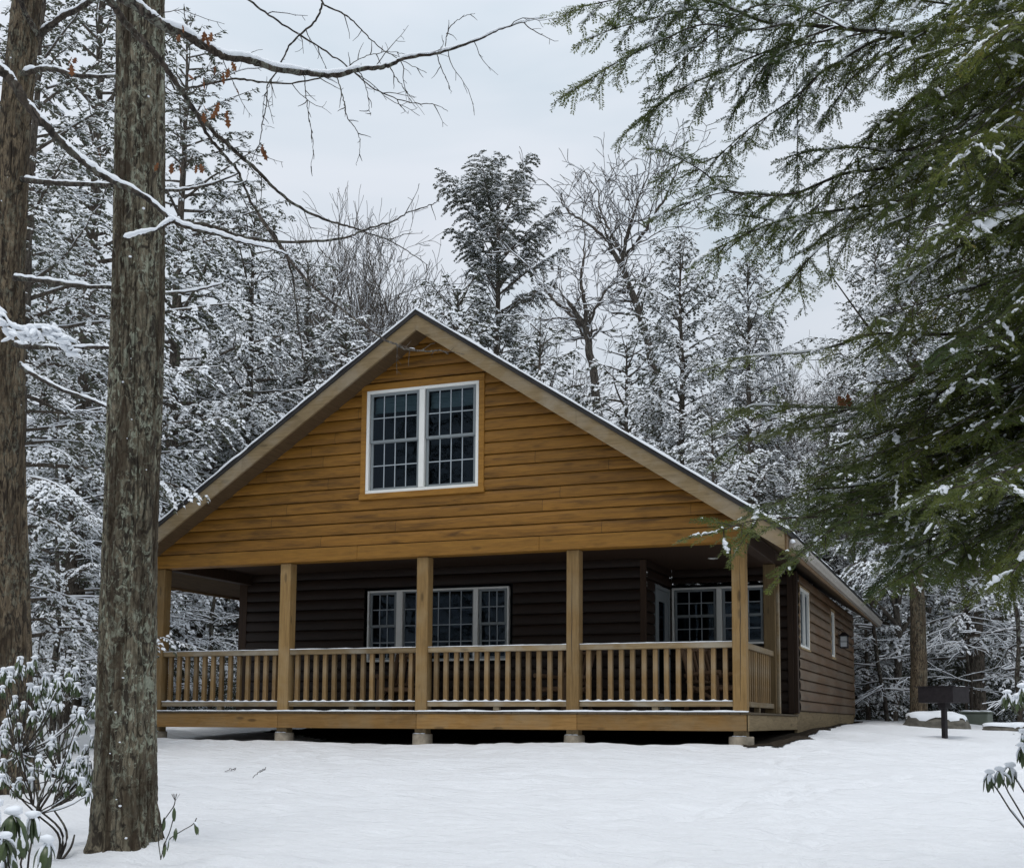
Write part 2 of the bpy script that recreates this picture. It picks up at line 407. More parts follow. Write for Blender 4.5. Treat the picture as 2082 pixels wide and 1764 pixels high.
def leaf_mat(name, c1, c2, sc_=1.5, rough=.6, c3=None, spec=.3, trans=0.0):
    m, t, b = newmat(name)
    geo = N(t, 'ShaderNodeNewGeometry'); oi = N(t, 'ShaderNodeObjectInfo')
    mp = N(t, 'ShaderNodeMapping'); L(t, geo.outputs['Position'], mp.inputs[0])
    n = noise(t, mp.outputs[0], sc_, 4, .6); f = noise(t, mp.outputs[0], sc_ * 22, 2, .5)
    s = math1(t, 'ADD', math1(t, 'MULTIPLY', n, .65), math1(t, 'MULTIPLY', f, .35))
    pts = [(.36, c1), (.62, c2)] + ([(.72, c3)] if c3 else [])
    c = ramp(t, pts); L(t, s, c.inputs[0]); L(t, c.outputs[0], b.inputs['Base Color']); b.inputs['Roughness'].default_value = rough
    b.inputs['Specular IOR Level'].default_value = spec
    if trans:
        tr = N(t, 'ShaderNodeBsdfTranslucent'); sc2 = N(t, 'ShaderNodeVectorMath', operation='SCALE'); sc2.inputs['Scale'].default_value = 1.6
        L(t, c.outputs[0], sc2.inputs[0]); L(t, sc2.outputs[0], tr.inputs[0])
        ms = N(t, 'ShaderNodeMixShader'); ms.inputs[0].default_value = trans
        L(t, b.outputs[0], ms.inputs[1]); L(t, tr.outputs[0], ms.inputs[2]); L(t, ms.outputs[0], t.nodes['Material Output'].inputs[0])
    return m
def plain(name, c, rough=.5, metal=0.0, var=.12, sc_=6, spec=.4, bmp=.1):
    m, t, b = newmat(name); v = coords(t); n = noise(t, v, sc_, 6, .65)
    r = ramp(t, [(.3, tuple(x * (1 - var) for x in c)), (.7, tuple(min(1, x * (1 + var)) for x in c))]); L(t, n, r.inputs[0])
    L(t, r.outputs[0], b.inputs['Base Color']); b.inputs['Roughness'].default_value = rough; b.inputs['Metallic'].default_value = metal
    b.inputs['Specular IOR Level'].default_value = spec
    if bmp: bump(t, b, n, bmp, .003)
    return m
def glass_mat():
    m, t, b = newmat("window_glass")
    nodes = t.nodes; out = nodes['Material Output']
    gl = N(t, 'ShaderNodeBsdfGlossy', inp={'Roughness': .02, 'Color': (.62, .80, 1, 1)})
    tr = N(t, 'ShaderNodeBsdfTransparent', inp={'Color': (.34, .42, .46, 1)})
    fr = N(t, 'ShaderNodeFresnel', inp={'IOR': 1.5})
    v = coords(t); n = noise(t, v, 1.3, 2, .5); bp = N(t, 'ShaderNodeBump', inp={'Strength': .04, 'Distance': .05}); L(t, n, bp.inputs['Height']); L(t, bp.outputs[0], gl.inputs['Normal'])
    ms = N(t, 'ShaderNodeMixShader'); f2 = math1(t, 'MULTIPLY_ADD', fr.outputs[0], .55, 0.0)
    L(t, f2, ms.inputs[0]); L(t, tr.outputs[0], ms.inputs[1]); L(t, gl.outputs[0], ms.inputs[2]); L(t, ms.outputs[0], out.inputs[0])
    return m

MS = snow_mat("snow"); MSB = snow_mat("snow_on_branches", (.84, .87, .91), .15, 60)
MG = ground_mat()
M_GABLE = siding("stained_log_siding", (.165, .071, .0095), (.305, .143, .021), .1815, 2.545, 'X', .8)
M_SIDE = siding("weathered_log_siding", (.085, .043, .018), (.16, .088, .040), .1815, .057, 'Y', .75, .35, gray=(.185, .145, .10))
M_REAR = siding("shaded_log_siding", (.014, .007, .004), (.028, .014, .007), .1815, 0.0, 'X', .5, .3)  # log siding with the porch's shade put into its base colour
M_BEAM = wood("stained_beam", (.190, .085, .012), (.330, .160, .025), 'X', .55, None, .5, 1.0, .35)
M_POST = wood("treated_post", (.168, .100, .035), (.292, .182, .070), 'Z', .75, ((.30, .22, .12), .5), .8, 2.0)
M_RAIL = wood("weathered_rail", (.17, .115, .055), (.30, .22, .12), 'X', .8, ((.34, .31, .25), .75), .6, 3.0, .3)
M_RAILY = wood("weathered_rail_side", (.17, .115, .055), (.30, .22, .12), 'Y', .8, ((.34, .31, .25), .5), .6, 3.0)
M_BAL = wood("baluster_wood", (.145, .088, .035), (.268, .170, .072), 'Z', .75, ((.28, .23, .16), .7), .7, 4.0)
M_FASC = wood("rake_board", (.165, .115, .055), (.28, .205, .11), 'X', .75, ((.31, .265, .20), .65), .6, 5.0, .35)
M_FASCY = wood("eave_board", (.12, .07, .03), (.22, .14, .07), 'Y', .7, None, .4, 6.0)
M_SOFFIT = wood("soffit_board", (.07, .043, .020), (.125, .080, .040), 'Y', .7, None, .4, 7.0)
M_DECKF = wood("deck_fascia", (.22, .115, .030), (.38, .215, .070), 'X', .7, ((.30, .22, .12), .6), .8, 8.0, .4)
M_DECK = wood("deck_board", (.10, .075, .045), (.18, .14, .09), 'X', .85, None, .4, 9.0, .4)
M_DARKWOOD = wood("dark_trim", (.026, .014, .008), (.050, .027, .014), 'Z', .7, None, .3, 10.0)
M_DKPOST = wood("shaded_post", (.09, .06, .028), (.16, .11, .05), 'Z', .75, None, .6, 13.0)  # darker copy of the post wood, porch shade put into the colour
M_OLD = wood("wall_skirt", (.20, .14, .07), (.36, .27, .15), 'Y', .8, None, .4, 11.0, .5)
M_SHING = plain("asphalt_shingle", (.035, .033, .032), .9, 0, .3, 60, .2, .4)
M_WHITE = plain("white_window_frame", (.80, .80, .76), .45, 0, .03, 3, .4, 0)
M_SASH = plain("grey_sash", (.21, .235, .245), .45, 0, .05, 3, .4, 0)
M_MUNT = plain("muntin_bars", (.36, .40, .43), .4, 0, .05, 3, .4, 0)
M_BLIND = plain("blind_fabric", (.35, .40, .38), .8, 0, .1, 3, .2, 0)
M_ROOM = plain("dark_room", (.02, .022, .025), .9, 0, .2, 2, .1, 0)
M_GUT = plain("gutter_metal", (.34, .31, .27), .4, .3, .15, 9, .5, 0)
M_CONC = plain("pier_concrete", (.36, .31, .24), .9, 0, .3, 9, .2, .5)
M_SOIL = plain("bare_soil", (.030, .023, .016), .95, 0, .5, 12, .1, .8)
M_BLACK = plain("black_iron", (.018, .014, .016), .65, .2, .5, 14, .4, .3)
M_ROCK = plain("boulder_stone", (.14, .13, .11), .9, 0, .4, 5, .2, .8)
M_GREEN = plain("green_box", (.12, .14, .11), .6, 0, .15, 5, .4, .1)
M_LOG = wood("peeled_log", (.095, .055, .030), (.17, .10, .055), 'Z', .7, None, .6, 12.0)
GLASS = glass_mat()
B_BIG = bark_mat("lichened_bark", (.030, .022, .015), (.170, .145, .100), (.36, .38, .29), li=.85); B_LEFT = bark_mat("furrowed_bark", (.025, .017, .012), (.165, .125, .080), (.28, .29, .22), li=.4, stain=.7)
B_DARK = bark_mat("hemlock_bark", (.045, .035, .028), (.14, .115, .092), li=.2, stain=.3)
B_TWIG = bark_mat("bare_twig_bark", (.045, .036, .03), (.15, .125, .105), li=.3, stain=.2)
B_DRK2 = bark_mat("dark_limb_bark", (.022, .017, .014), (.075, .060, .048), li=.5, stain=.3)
M_HEM = leaf_mat("hemlock_needles", (.050, .058, .036), (.105, .108, .072), 1.1, .7, (.18, .15, .10))
M_HEMN = leaf_mat("near_hemlock_needles", (.034, .056, .016), (.100, .115, .020), 1.3, .5, (.165, .115, .022), .3, .32)
M_RHO = leaf_mat("rhododendron_leaf", (.030, .050, .020), (.075, .105, .035), 6, .35, (.13, .13, .045), .5)
M_OAKL = leaf_mat("dead_oak_leaf", (.10, .040, .018), (.20, .085, .035), 9, .7, (.36, .20, .06), .2, .2)

# ------------------------------------------------------------------ ground
TRUNK = at(250, 1732, 8.8)[:2]; LTRUNK = at(22, 1620, 12.0)[:2]
GRILL = at(1921, 1497, 18.0)[:2]
_gy = np.array([-60, -25, -16.35, -9, -4, -.1, 3, 13, 25, 45, 90, 200.]); _gz = np.array([-3.6, -2.35, -1.74, -1.12, -.70, -.41, -.24, -.06, .05, .35, 1.5, 5.0])
def gz(x, y, detail=True):
    x, y = np.broadcast_arrays(np.asarray(x, float), np.asarray(y, float)); x, y = np.array(x), np.array(y)
    # smooth the profile
    z = (np.interp(y - 1.2, _gy, _gz) + np.interp(y, _gy, _gz) * 2 + np.interp(y + 1.2, _gy, _gz)) / 4
    z = z - .045 * np.clip(x - 5.2, 0, 5) * sstep(-8, 1, y) * sstep(30, 10, y)
    z = z + .03 * sstep(-2, -8, x)
    d = np.hypot(x - TRUNK[0], y - TRUNK[1]); z = z + .10 * np.exp(-(d / .42) ** 2)
    d = np.hypot(x - LTRUNK[0], y - LTRUNK[1]); z = z + .12 * np.exp(-(d / .6) ** 2)
    if detail:
        under = sstep(-.9, .3, y) * sstep(5.6, 4.9, np.abs(x)) * sstep(14, 12, y)
        z = z + (.045 * fbm(x * .35, y * .5, 1.0, 3) + .026 * fbm(x * 1.6, y * 3.0, 2.0, 3) + .011 * fbm(x * 4.5, y * 8.0, 5.0, 2) * sstep(9, 2, y)) * (1 - .8 * under)
        z = z - .10 * under
        # trodden patch in front of the right corner
        fp = np.exp(-((x - 6.0) / 1.6) ** 2 - ((y + 8.0) / 3.2) ** 2)
        z = z - .035 * fp * sstep(.15, .6, vnoise(x * 2.6, y * 1.7, 7.0))
        z = z - .007 * sstep(.25, .7, vnoise(x * 3.4 + 2, y * 2.6, 11.0)) * sstep(6, 0, y)
        for fx, fy, a_ in (PRINTS if np.ndim(z) else ()):
            dx, dy = x - fx, y - fy; k = (np.abs(dx) < .6) & (np.abs(dy) < .6)
            if k.any():
                u_, v_ = dx[k] * cos(a_) + dy[k] * sin(a_), -dx[k] * sin(a_) + dy[k] * cos(a_)
                q = (u_ / .17) ** 2 + (v_ / .075) ** 2; z[k] = z[k] - .042 * np.exp(-q ** 2) + .007 * np.exp(-((q - 2.2) / 1.0) ** 2)
    return z
PRINTS = []
_g5 = np.random.default_rng(21)
for k_ in range(26):                                   # half filled tracks curving towards the right corner of the porch
    t_ = k_ / 25; PRINTS.append((6.9 - 2.2 * t_ + .9 * math.sin(2.2 * t_) + (.12 if k_ % 2 else -.12), -11.8 + 9.8 * t_, 1.75 + _g5.normal(0, .15)))
for k_ in range(20):
    t_ = k_ / 19; PRINTS.append((5.2 + 3.2 * t_ + (.1 if k_ % 2 else -.1), -6.4 + 5.4 * t_ ** 1.2, 1.0 + _g5.normal(0, .2)))
def axis(a, b, fine0, fine1, step, far):
    f = np.arange(fine0, fine1, step); o = []; s = step; q = fine1
    while q < b: o.append(q); s *= 1.14; q += s
    o2 = []; s = step; q = fine0
    while q > a: s *= 1.14; q -= s; o2.append(q)
    return np.concatenate([o2[::-1], f, o, [b]])
def sheet(name, xs, ys, zf, mat, smooth=True, keep=None):
    X, Y = np.meshgrid(xs, ys); Z = zf(X, Y); V = np.stack([X, Y, Z], -1).reshape(-1, 3); nx, ny = len(xs), len(ys)
    i = (np.arange(ny - 1)[:, None] * nx + np.arange(nx - 1)[None]).ravel(); F = np.stack([i, i + 1, i + nx + 1, i + nx], -1)
    if keep is not None:
        k = keep(X, Y).ravel(); F = F[k[F].all(1)]
    mb = MB(); mb.add(V, F, 0, smooth); return mb.build(name, mat)
g = sheet("snow_ground", axis(-120, 120, -4, 11, .05, 0), axis(-70, 150, -13.5, 1.5, .06, 0), gz, MG); tag(g, kind='structure')
# bare soil under the deck and along the walls, ragged edge
def soil_keep(x, y):
    n = .16 * fbm(x * 1.8, y * 1.8, 3.0, 4)
    fr = np.where(x < -2.2, .9 + (-2.2 - x) * .75, -.02 + .0 * x)
    right = 5.12 + .42 * sstep(12.5, 1, y)
    right = np.where(y < .5, 5.5 + (y < -.1) * (-.1 - y) * .35 * 0, right)
    a = (y > fr + n * .6) & (x > -4.6) & (x < right + n * 1.4) & (y < 13.6)
    b = (x > 4.75 + .3 * np.clip(-y, 0, 1.2)) & (x < 5.55 + n * 1.6 - .1 * y * (y < 0) * -1) & (y > -.75 + n) & (y < .6)
    return (a | b) & (np.hypot(x - 5.2, y) > .0)
s_ = sheet("soil_bed", np.arange(-5.2, 6.2, .045), np.arange(-1.4, 13.8, .06), lambda x, y: gz(x, y) + .012 + .012 * fbm(x * 9, y * 9, 0, 2), M_SOIL, True, soil_keep)
tag(s_, kind='structure')

# ------------------------------------------------------------------ log cabin
cabin = thing("log_cabin", "golden brown log sided cabin with covered porch and snow dusted gable roof", "cabin")
AX, AZ, SL = .06, 5.95, .659           # ridge x, height of the rake board's top at the ridge, slope
HB = 2.335                             # underside of the porch beam
def part(name, mb, mats, parent=cabin): return mb.build(name, mats, parent)

def courses(mb, z0, course, ztop, rng_fn, holes=(), bulge=.036, rows=9, flip=1):
    """log siding seen along -y in local axes: rounded courses between u0(z), u1(z)"""
    nrow = int(math.ceil((ztop - z0) / course))
    ts = np.concatenate([[0, .059, .061], np.linspace(.11, 1, rows)])
    prof = lambda t: .022 if t < .06 else -(.010 + bulge * np.clip(1 - ((t - .42) / .60) ** 2, 0, 1) ** .5)
    for r in range(nrow):
        for a, b2 in zip(ts[:-1], ts[1:]):
            za, zb = z0 + (r + a) * course, z0 + (r + b2) * course
            if za >= ztop: break
            zb_ = min(zb, ztop); zm = (za + zb_) / 2
            ya, yb = prof(a), prof(b2)
            (ua, va), (ub, vb) = rng_fn(za), rng_fn(zb_)
            if va - ua <= 0: continue
            if vb < ub: ub = vb = (ub + vb) / 2
            cuts = [(h[0], h[1]) for h in holes if h[2] < zm < h[3]]
            segs = [(ua, ub, va, vb)]
            for c0, c1 in cuts:
                new = []
                for s0, s1, e0, e1 in segs:
                    if c0 > s0: new.append((s0, s1, min(c0, e0), min(c0, e1)))
                    if c1 < e0: new.append((max(c1, s0), max(c1, s1), e0, e1))
                segs = new
            for s0, s1, e0, e1 in segs:
                mb.add([(s0, ya, za), (e0, ya, za), (e1, yb, zb_), (s1, yb, zb_)], [[0, 1, 2, 3]], 0, False)
        # under-lap
        z = z0 + r * course; u, v = rng_fn(z)
        if v > u and r > 0 and not any(h[2] < z < h[3] for h in holes):
            mb.add([(u, 0.004, z), (v, 0.004, z), (v, prof(0), z), (u, prof(0), z)], [[0, 3, 2, 1]], 0, False)

def place(o, x=0, y=0, z=0, rz=0.0): o.location = (x, y, z); o.rotation_euler = (0, 0, rz); return o

# gable wall
roof_under = AZ - .20
def gable_rng(z):
    h = max(0.0, (roof_under + .06 - z) / SL); return (max(-4.9, AX - h), min(4.9, AX + h))
mb = MB(); courses(mb, HB + .21, .1815, 5.75, gable_rng, [(-1.0, .95, 3.30, 5.0)])
place(part("gable_wall", mb, M_GABLE), 0, -.1)
mb = MB(); box(mb, -4.93, -1.1, -.145, .09, HB, HB + .208, .006); box(mb, -1.098, 1.9, -.144, .09, HB, HB + .208, .006); box(mb, 1.902, 4.93, -.145, .09, HB, HB + .208, .006)
part("porch_beam", mb, M_BEAM)
for sx in (-1, 1):
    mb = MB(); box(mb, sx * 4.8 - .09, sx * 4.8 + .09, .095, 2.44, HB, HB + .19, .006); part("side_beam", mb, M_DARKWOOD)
# posts
for i in range(5):
    x = -4.8 + 2.4 * i
    mb = MB(); box(mb, x - .095, x + .095, -.095, .095, 0, HB - .002, .012)
    # a drying crack down the face
    if i in (3, 4):
        zz = np.linspace(.15, HB - .1, 40); dx = .012 * np.cumsum(rng.normal(0, .35, 40)) * .35 + (.0 if i == 3 else .01)
        wv = .0035 * np.sin(np.linspace(0, pi, 40)) + .0008
        V = np.concatenate([np.stack([x + dx - wv, np.full(40, -.0975), zz], -1), np.stack([x + dx + wv, np.full(40, -.0975), zz], -1)])
        k = np.arange(39); mb.add(V, np.stack([k, k + 40, k + 41, k + 1], -1), 1)
    part("porch_post", mb, [M_POST, M_BLACK])
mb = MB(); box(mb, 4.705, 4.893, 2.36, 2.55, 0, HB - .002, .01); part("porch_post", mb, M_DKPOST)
mb = MB(); box(mb, 4.894, 4.93, 2.43, 2.55, 0.0, 2.3, .004); part("post_trim", mb, M_RAIL)
# porch ceiling
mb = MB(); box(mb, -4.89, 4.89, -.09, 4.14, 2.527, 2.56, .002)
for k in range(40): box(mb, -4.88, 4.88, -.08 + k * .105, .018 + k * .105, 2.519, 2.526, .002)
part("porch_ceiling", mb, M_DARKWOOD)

# rear walls, recess, side walls -----------------------------------
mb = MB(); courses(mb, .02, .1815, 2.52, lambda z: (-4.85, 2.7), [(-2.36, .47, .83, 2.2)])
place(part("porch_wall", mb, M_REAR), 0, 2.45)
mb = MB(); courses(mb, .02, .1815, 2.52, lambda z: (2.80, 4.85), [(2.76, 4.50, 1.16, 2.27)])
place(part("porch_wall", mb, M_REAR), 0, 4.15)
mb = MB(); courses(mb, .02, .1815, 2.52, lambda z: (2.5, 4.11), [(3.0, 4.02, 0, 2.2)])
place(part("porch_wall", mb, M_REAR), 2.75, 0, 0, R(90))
wall_top = lambda z: (4.27, 12.94)
mb = MB(); courses(mb, .057, .1815, 2.42, wall_top, [(4.38, 5.56, 1.13, 2.22), (8.68, 9.26, 1.18, 2.18)], bulge=.055)
place(part("side_wall", mb, M_SIDE), 4.92, 0, 0, R(90))
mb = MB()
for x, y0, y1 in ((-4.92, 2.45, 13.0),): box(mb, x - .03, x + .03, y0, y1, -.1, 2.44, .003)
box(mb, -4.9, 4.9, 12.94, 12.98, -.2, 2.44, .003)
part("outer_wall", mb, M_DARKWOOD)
mb = MB()   # corner boards
box(mb, 4.90, 4.965, 4.12, 4.27, .02, 2.42, .006); box(mb, 4.80, 4.899, 4.09, 4.14, .02, 2.5, .004); part("corner_board", mb, M_DARKWOOD)
mb = MB(); box(mb, -4.97, -4.80, 2.40, 2.45, .02, 2.5, .006); part("corner_board", mb, M_DARKWOOD)
mb = MB(); box(mb, 2.70, 2.80, 2.40, 2.46, .02, 2.5, .006); part("corner_board", mb, M_DARKWOOD)
mb = MB(); box(mb, 4.90, 4.962, 12.94, 13.03, .0, 2.42, .006); part("corner_board", mb, M_OLD)
mb = MB(); box(mb, 4.88, 4.94, 4.14, 13.02, -.62, .055, .004); part("wall_skirt", mb, M_OLD)
# dark inside: back of everything seen through the panes
mb = MB(); box(mb, -4.8, 4.82, 4.6, 12.7, .05, 2.3, .002, 0)
part("room_lining", mb, M_ROOM)
mb = MB()
box(mb, -4.8, 2.6, 2.95, 2.99, .05, 2.5, .002); box(mb, -2.6, 2.5, 1.0, 1.04, 2.6, 5.6 - 1.7, .002); box(mb, -1.6, 1.6, 1.0, 1.04, 3.9, 4.6, .002); box(mb, -1.3, 1.3, .98, 1.02, 2.7, 5.05, .002)
box(mb, -1.34, -1.30, 0.0, 1.0, 2.7, 5.05, .002); box(mb, 1.30, 1.34, 0.0, 1.0, 2.7, 5.05, .002); box(mb, -1.3, 1.3, 0.0, 1.0, 5.02, 5.05, .002); box(mb, -1.3, 1.3, 0.0, 1.0, 2.7, 2.73, .002)
part("room_lining", mb, M_ROOM)

# windows -----------------------------------------------------------
def window(units, z0, z1, frame=.05, mull=.06, depth=.05, trim=None, blind=0.0, name="window", mf=M_WHITE, sill=False):
    """units: list of (u0, u1, kind, cols, rows); kind 'dh' double hung, 'pic' single, 'sl' slider leaf. local: outward is -y"""
    u0 = units[0][0]; u1 = units[-1][1]
    fr = MB(); d0, d1 = -.055, .03
    box(fr, u0 - frame, u1 + frame, d0, d1, z1, z1 + frame, .004); box(fr, u0 - frame, u1 + frame, d0, d1, z0 - frame, z0, .004)
    box(fr, u0 - frame, u0, d0, d1, z0 + .001, z1 - .001, .004); box(fr, u1, u1 + frame, d0, d1, z0 + .001, z1 - .001, .004)
    for a, b_ in zip(units[:-1], units[1:]): box(fr, a[1], b_[0], d0 - .003, d1, z0 + .001, z1 - .001, .004)
    root = part(name, fr, mf)
    for (a, b_, kind, nc, nr) in units:
        sm = MB(); gm = MB(); pm = MB(); s = .042
        zm = (z0 + z1) / 2
        leaves = [(a, b_, zm - .018, z1, -.030, nr), (a, b_, z0, zm + .018, -.004, nr)] if kind == 'dh' else [(a, b_, z0, z1, -.02, nr)]
        for (p, q, r0, r1, y, rows) in leaves:
            p += .012; q -= .012; st = s if kind != 'pic' else .02
            box(sm, p, p + st, y, y + .03, r0, r1, .003); box(sm, q - st, q, y, y + .03, r0, r1, .003)
            box(sm, p + st, q - st, y, y + .03, r0, r0 + st, .003); box(sm, p + st, q - st, y, y + .03, r1 - st, r1, .003)
            a0, a1, b0, b1 = p + st, q - st, r0 + st, r1 - st
            pm.add([(a0, y + .018, b0), (a1, y + .018, b0), (a1, y + .018, b1), (a0, y + .018, b1)], [[0, 1, 2, 3]])
            for k in range(1, nc): u = a0 + (a1 - a0) * k / nc; box(gm, u - .008, u + .008, y + .004, y + .014, b0, b1, .002)
            for k in range(1, rows): z = b0 + (b1 - b0) * k / rows; box(gm, a0, a1, y + .005, y + .013, z - .008, z + .008, .002)
        part("sash", sm, M_SASH, root)
        if gm.v: part("muntins", gm, M_MUNT, root)
        part("pane", pm, GLASS, root)
        if blind:
            bm_ = MB(); zz = z1 - blind * (z1 - z0)
            for k in range(7): zt = z1 - .05 - k * (z1 - .05 - zz) / 7; box(bm_, a + .05, b_ - .05, .06 + .006 * (k % 2), .075 + .006 * (k % 2), zt - (z1 - .05 - zz) / 7 + .002, zt, .003)
            box(bm_, a + .045, b_ - .045, .055, .085, zz - .03, zz, .004)
            part("blind", bm_, M_BLIND, root)
    if trim:
        tm = MB(); t_, mt = trim
        U0, U1 = u0 - frame, u1 + frame
        box(tm, U0 - t_, U1 + t_, -.062, .0, z1 + frame, z1 + frame + t_ * 1.1, .005)
        box(tm, U0 - t_, U0 - .001, -.060, .0, z0 - frame, z1 + frame - .001, .005); box(tm, U1 + .001, U1 + t_, -.060, .0, z0 - frame, z1 + frame - .001, .005)
        ext = .012 if sill else 0
        box(tm, U0 - t_ - ext, U1 + t_ + ext, -.075, .0, z0 - frame - (.09 if sill else t_), z0 - frame - .001, .006)
        part("window_trim", tm, mt, root)
    return root
win = window([(-.925, -.066, 'dh', 4, 2), (.026, .878, 'dh', 4, 2)], 3.39, 4.915, .048, trim=(.092, M_BEAM), blind=.17, sill=True); place(win, 0, -.1)
win = window([(-2.26, -1.72, 'dh', 3, 2), (-1.60, -.25, 'pic', 6, 4), (-.165, .37, 'dh', 3, 2)], .92, 2.11, .032, mf=M_WHITE); place(win, 0, 2.45)
win = window([(2.83, 3.59, 'dh', 3, 2), (3.68, 4.40, 'dh', 3, 2)], 1.235, 2.17, .032, mf=M_WHITE); place(win, 0, 4.15)
win = window([(4.45, 4.95, 'sl', 1, 1), (4.98, 5.49, 'sl', 1, 1)], 1.20, 2.15, .045, trim=(.03, M_OLD)); place(win, 4.92, 0, 0, R(90))
win = window([(8.74, 9.20, 'sl', 1, 1)], 1.26, 2.10, .045, trim=(.05, M_OLD)); place(win, 4.92, 0, 0, R(90))
# door in the recess, facing right
mb = MB(); box(mb, 3.04, 3.10, -.05, .02, .02, 2.16, .004); box(mb, 3.92, 3.98, -.05, .02, .02, 2.16, .004); box(mb, 3.10, 3.92, -.05, .02, 2.10, 2.16, .004)
box(mb, 3.11, 3.30, -.03, .01, .03, 2.095, .004); box(mb, 3.72, 3.91, -.03, .01, .03, 2.095, .004); box(mb, 3.30, 3.72, -.03, .01, 1.9, 2.095, .004); box(mb, 3.30, 3.72, -.03, .01, .03, .30, .004)
door = part("door", mb, M_SASH); place(door, 2.75, 0, 0, R(90))
mb = MB(); mb.add([(3.30, -.012, .30), (3.72, -.012, .30), (3.72, -.012, 1.9), (3.30, -.012, 1.9)], [[0, 1, 2, 3]]); part("pane", mb, GLASS, door)
mb = MB(); blobs(mb, [(3.84, -.055, 1.0)], (1, 0, 0), .03, .028, .03, ICO2, jit=0); box(mb, 3.82, 3.86, -.04, -.03, .93, 1.07, .003); part("handle", mb, M_BLACK, door)

# roof ----------------------------------------------------------------
Y0, Y1 = -.52, 13.08
def slope_slab(mb, x0, x1, y0, y1, zb, zt, mat=0):
    """a slab following both roof slopes between offsets zb and zt (vertical) from the rake line"""
    for s in (-1, 1):
        za = lambda x, o: AZ + o - SL * abs(x - AX)
        p = [(AX, y0), (AX + s * x1, y0), (AX + s * x1, y1), (AX, y1)]
        V = [(x, y, za(x, zb)) for x, y in p] + [(x, y, za(x, zt)) for x, y in p]
        F = [[3, 2, 1, 0], [4, 5, 6, 7], [0, 1, 5, 4], [1, 2, 6, 5], [2, 3, 7, 6]]
        if s < 0: F = [f[::-1] for f in F]
        mb.add(V, F, mat)
mb = MB(); slope_slab(mb, 0, 5.44, Y0, Y1, -.20, -.003); part("soffit", mb, M_SOFFIT)
mb = MB(); slope_slab(mb, 0, 5.50, Y0 - .065, Y1 + .03, .0, .070)
rt = part("roof", mb, M_SHING)
# snow on the roof: thin, wavy sheet with rounded edges
for s in (-1, 1):
    xs = np.concatenate([np.linspace(0, 5.52, 160)]); ys = np.concatenate([np.arange(Y0 - .075, Y0 + .5, .02), np.linspace(Y0 + .52, Y1 + .02, 120)])
    X, Y = np.meshgrid(xs, ys)
    th = .032 + .015 * fbm(X * 2.2, Y * 2.2, s * 3.0, 4)
    edge = np.minimum(np.minimum((Y - ys[0]) / .02, (ys[-1] - Y) / .05), (5.52 - X) / .03 + .25)
    th = th * np.clip(edge, 0, 1) ** .5
    Yj = Y + np.where(Y < Y0 + .1, .014 * fbm(X * 5, 0 * X, s * 1.0, 3), 0)
    xx = AX + s * X; Z = AZ + .068 - SL * X + th + .004
    V = np.stack([xx, Yj, Z], -1).reshape(-1, 3); nx, ny = len(xs), len(ys)
    i = (np.arange(ny - 1)[:, None] * nx + np.arange(nx - 1)[None]).ravel(); F = np.stack([i, i + 1, i + nx + 1, i + nx], -1)
    if s < 0: F = F[:, ::-1]
    mb = MB(); mb.add(V, F, 0, True)
    # front lip so the edge has thickness
    V2 = np.stack([xx[0], Yj[0], AZ + .070 - SL * xs], -1); V3 = np.stack([xx[0], Yj[0] - .004, AZ + .070 - SL * xs + .032 + .015 * fbm(xs * 2.2, 0 * xs + ys[0] * 2.2, s * 3.0, 4)], -1); V4 = np.stack([xx[0], Yj[0] + .02, V3[:, 2] + .006], -1)
    k = np.arange(nx - 1); mb.add(np.concatenate([V2, V3, V4]), np.concatenate([np.stack([k, k + 1, k + nx + 1, k + nx], -1), np.stack([k + nx, k + nx + 1, k + 2 * nx + 1, k + 2 * nx], -1)]), 0, True)
    part("roof_snow", mb, MS, rt)
# rake boards (front and back) and eave boards
def rake(y0, y1, s, segs):
    ang = math.atan(SL)
    L_ = 5.45 / cos(ang)
    for (a, b_) in segs:
        mb = MB(); n0 = AZ
        x0, x1 = a * cos(ang), b_ * cos(ang)
        za = lambda x, o: AZ + o - SL * x
        xa, xb = x0, x1
        V = []
        for y in (y0, y1):
            V += [(AX + s * xa, y, za(xa, -.238)), (AX + s * xb, y, za(xb, -.238)), (AX + s * xb, y, za(xb, 0 - .003)), (AX + s * xa, y, za(xa, 0 - .003))]
        F = [[0, 1, 2, 3], [7, 6, 5, 4], [0, 4, 5, 1], [1, 5, 6, 2], [2, 6, 7, 3], [3, 7, 4, 0]]
        if s < 0: F = [f[::-1] for f in F]
        mb.add(V, F); o = part("rake_board", mb, M_FASC)
LL = 5.45 / cos(math.atan(SL))
rake(Y0 - .045, Y0 - .003, 1, [(0.001, 3.05), (3.054, LL)]); rake(Y0 - .045, Y0 - .003, -1, [(0.001, 3.6), (3.604, LL)])
